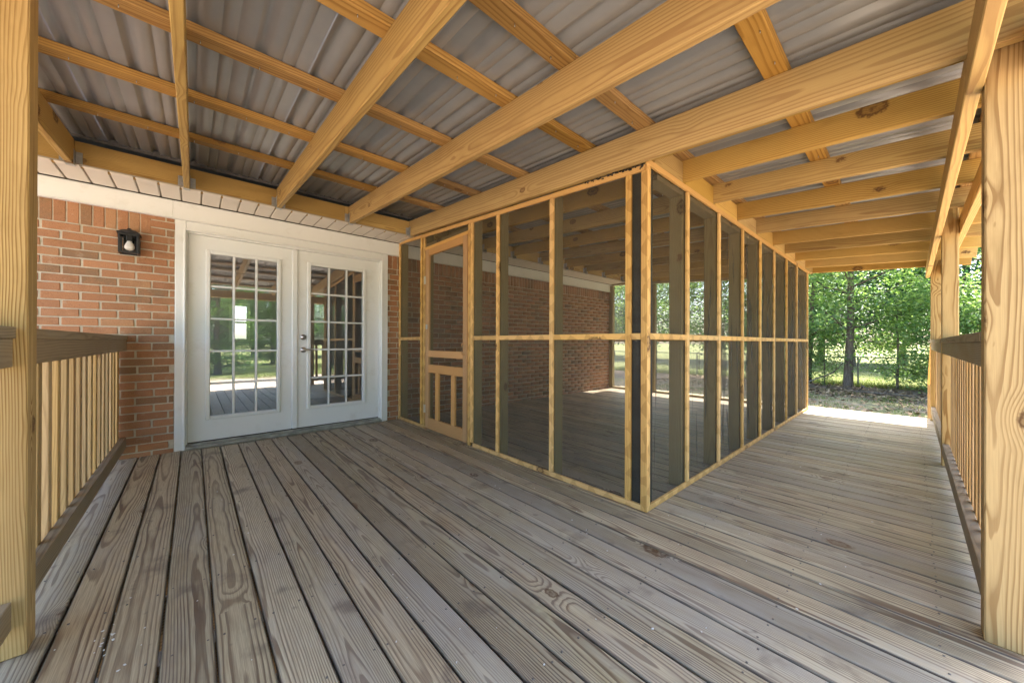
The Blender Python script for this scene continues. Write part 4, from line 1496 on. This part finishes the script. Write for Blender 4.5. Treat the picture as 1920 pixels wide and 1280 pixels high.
plant('sapling', 'sapling', 18.75, 2.3, 0.7, 3.3, 'short leafy sapling between the thick trunk and the slim stem', 'sapling', G2)
plant('sapling', 'sapling', 20.2, -0.5, 1.1, 0.9, 'tall leafy sapling beyond the fence before the handrail post', 'sapling', G2)
plant('sapling', 'sapling', 18.7, -1.9, 0.95, 2.7, 'leafy sapling before the fence seen between the railing posts', 'sapling', G2)
plant('bush', 'shrub', 19.9, -1.9, 0.7, 0.7, 'dark green shrub just beyond the fence near the railing', 'shrub')
far_labels = ['tall dark tree in the far wood straight beyond the lawn', 'tall dark tree in the far wood behind the thick trunk', 'tall dark tree in the far wood behind the slim stem',
              'tall dark tree in the far wood behind the handrail post', 'tall dark tree in the far wood behind the brick house corner', 'tall dark tree at the far end of the wood past the screened wall',
              'tall dark tree in the far wood seen between the two right posts', 'tall dark tree in the second row of the far wood', 'tall dark tree closing the gap at the far lawn edge']
far_pos = [(37, 3.0), (35, 8.0), (38, 13.0), (36, -2.2), (36, 19), (41, 26), (34, -7.5), (43, 5.6), (42, 0.4)]
for k, ((x, y), lb) in enumerate(zip(far_pos, far_labels)):
    plant('far', 'woodland_tree', x, y, 0.9 + 0.06 * (k % 4), k * 1.7, lb, 'tree', 'trees of the far wood')
G3 = 'trees across the front lawn'
front = [('cedar', 0.95, -15.0, 1.0, 'dense conifer standing alone on the front lawn'), ('cedar', 4.6, -24.0, 0.9, 'dense conifer further out across the front lawn'), ('oak', 7.5, -19.0, 1.1, 'broad leafy tree far across the front lawn beside the drive'),
         ('oak', -9.5, -16.0, 1.1, 'broad leafy tree on the front lawn past the lone conifer'), ('far', -17, -30, 1.0, 'tall dark tree at the far left edge of the front lawn'), ('far', -6, -36, 1.0, 'tall dark tree in the row behind the front lawn'),
         ('far', 5, -40, 0.9, 'tall dark tree in the row opposite the porch opening'), ('far', 16, -36, 1.05, 'tall dark tree at the right end of the lawn row'), ('far', 27, -27, 1.0, 'tall dark tree between the lawn row and the fence')]
row_names = ['rounded', 'lopsided', 'narrow', 'leaning', 'broad', 'ragged', 'low-branched']
for k, nm in enumerate(row_names):
    front.append(('far', -2.0 + 3.7 * k, -33.0 - 2.5 * (k % 3), 0.40 + 0.06 * (k % 4), '%s dark tree in the wood edge across the front lawn' % nm))
for k, (kd, x, y, s, lb) in enumerate(front):
    if kd == 'bush':
        plant(kd, 'shrub', x, y, s, k * 1.1, lb, 'shrub')
    else:
        plant(kd, {'cedar': 'conifer_tree', 'oak': 'broadleaf_tree', 'far': 'woodland_tree'}[kd], x, y, s, k * 1.3, lb, 'tree', G3)

# chain-link fence
FX = 19.45
fence = thing('chain_link_fence', (FX, 1.0, GZ), 'low chain-link fence with a dark top rail under the trees', 'fence')
y0, y1, fh = -14.0, 16.0, 1.2
V, Fc = tubes_np([([(0, y0 - 1, fh), (0, (y0 + y1) / 2 - 1, fh), (0, y1 - 1, fh)], [0.021] * 3)], 8)
place('top_rail', np_mesh('top_rail', V, Fc, M['fencerail'], True), (FX, 1.0, GZ), fence)
V, Fc = tubes_np([([(0, 0, -0.1), (0, 0, fh * 0.5), (0, 0, fh + 0.03)], [0.026, 0.026, 0.026])], 8)
pm = np_mesh('fence_post', V, Fc, M['fencerail'], True)
y = y0 + 0.4
while y < y1:
    place('fence_post', pm, (FX, y, GZ), fence)
    y += 3.0
paths = []
dstep = 0.075
y = y0 - fh
while y < y1:
    a, b = y, y + fh
    za, zb2 = 0.03, fh
    ca, cb = max(a, y0), min(b, y1)
    if cb - ca > 0.02:
        paths.append((np.array([(0.004, ca - 1, 0.03 + (ca - a) / fh * (fh - 0.03)), (0.004, cb - 1, 0.03 + (cb - a) / fh * (fh - 0.03))]), [0.0035, 0.0035]))
        paths.append((np.array([(-0.004, ca - 1, fh - (ca - a) / fh * (fh - 0.03)), (-0.004, cb - 1, fh - (cb - a) / fh * (fh - 0.03))]), [0.0035, 0.0035]))
    y += dstep
V, Fc = tubes_np(paths, 3)
o = place('wire_mesh', np_mesh('wire_mesh', V, Fc, M['fence']), (FX, 1.0, GZ), fence)
o['kind'] = 'stuff'

# fallen branches at the foot of the trees
def branch(pts, r0, label):
    pts = np.array(pts, float)
    t = np.linspace(0, 1, len(pts))
    tt = np.linspace(0, 1, 14)
    sm = np.column_stack([np.interp(tt, t, pts[:, c]) for c in range(3)])
    sm += np.random.RandomState(int(r0 * 1000)).normal(0, 0.012, sm.shape)
    paths = [(sm - sm[0], r0 * (1 - 0.8 * tt) + 0.004)]
    rr_ = np.random.RandomState(int(r0 * 5000))
    for k in (4, 7, 10):
        d = rr_.normal(0, 0.3, 3)
        d[2] = abs(d[2]) * 0.5 + 0.05
        b = sm[k] - sm[0]
        paths.append((np.stack([b, b + d * 0.5, b + d]), [r0 * 0.4, r0 * 0.25, 0.003]))
    V, Fc = tubes_np(paths, 7)
    o = place('fallen_branch', np_mesh('fallen_branch', V, Fc, M['bark'], True), sm[0])
    tag(o, label, 'branch', 'fallen branches by the fence')


branch([(17.6, 3.4, GZ + 0.05), (17.7, 2.7, GZ + 0.22), (18.0, 2.0, GZ + 0.62), (18.25, 1.7, GZ + 1.0)], 0.035, 'dead branch leaning up against the thick tree trunk')
branch([(17.2, 1.5, GZ + 0.04), (16.9, 0.9, GZ + 0.10), (16.8, 0.2, GZ + 0.08), (17.0, -0.9, GZ + 0.03)], 0.04, 'pale curved dead branch lying flat on the soil')
branch([(17.9, 1.3, GZ + 0.05), (17.4, 1.1, GZ + 0.25), (17.0, 0.95, GZ + 0.12)], 0.025, 'short dead branch at the foot of the thick tree')


# grass tufts and fallen leaves
def scatter_grass():
    r = np.random.RandomState(21)
    pts = []
    # along the fence
    n = 15000
    pts.append(np.column_stack([r.normal(19.55, 0.45, n), r.uniform(-9, 12, n)]))
    # tufts in the side yard
    c = np.column_stack([r.uniform(8.3, 17.2, 420), r.uniform(-6, 7, 420)])
    k = r.randint(0, 420, 16000)
    pts.append(c[k] + r.normal(0, 0.16, (16000, 2)))
    # lawn beyond the fence
    n = 30000
    pts.append(np.column_stack([19.8 + 14 * r.rand(n) ** 1.6, r.uniform(-10, 14, n)]))
    # front lawn
    n = 22000
    pts.append(np.column_stack([r.uniform(-8, 9, n), -11.5 - 10 * r.rand(n) ** 1.3]))
    p = np.concatenate(pts)
    n = len(p)
    h = r.uniform(0.05, 0.14, n)
    h[:15000] *= 2.2
    a = r.uniform(0, 6.28, n)
    w = r.uniform(0.006, 0.012, n)
    lean = r.normal(0, 0.4, (n, 2)) * h[:, None]
    z = np.full(n, GZ - 0.01)
    z[:15000] += 0.04
    d = np.column_stack([np.cos(a), np.sin(a)]) * w[:, None]
    V = np.stack([np.column_stack([p - d, z]), np.column_stack([p + d, z]), np.column_stack([p + lean, z + h])], 1).reshape(-1, 3)
    Fc = np.arange(n * 3).reshape(-1, 3)
    o = place('grass', np_mesh('grass', V - np.array((18, 1, GZ)), Fc, M['grassblade']), (18, 1, GZ))
    tag(o, 'thin tufts of grass on the soil and along the fence', 'grass', None, 'stuff')
    n = 9000
    x = np.concatenate([r.uniform(8.0, 17.5, 4000), r.normal(17.2, 0.9, 5000)])
    y = r.uniform(-6, 8, n)
    a = r.uniform(0, 6.28, n)
    s = r.uniform(0.03, 0.075, n)
    e1 = np.column_stack([np.cos(a), np.sin(a), r.normal(0, 0.3, n)]) * s[:, None]
    e2 = np.column_stack([-np.sin(a), np.cos(a), r.normal(0, 0.3, n)]) * s[:, None] * 0.6
    c = np.column_stack([x, y, GZ + 0.045 + 0.02 * r.rand(n) + 0.10 * np.exp(-((x - 18.6) / 0.9) ** 2)])
    V = np.stack([c - e1, c - e2, c + e1, c + e2], 1).reshape(-1, 3)
    Fc = np.arange(n * 4).reshape(-1, 4)
    o = place('leaf_litter', np_mesh('leaf_litter', V - np.array((14, 1, GZ)), Fc, M['litter']), (14, 1, GZ))
    tag(o, 'brown fallen leaves strewn over the soil before the fence', 'leaves', None, 'stuff')


scatter_grass()
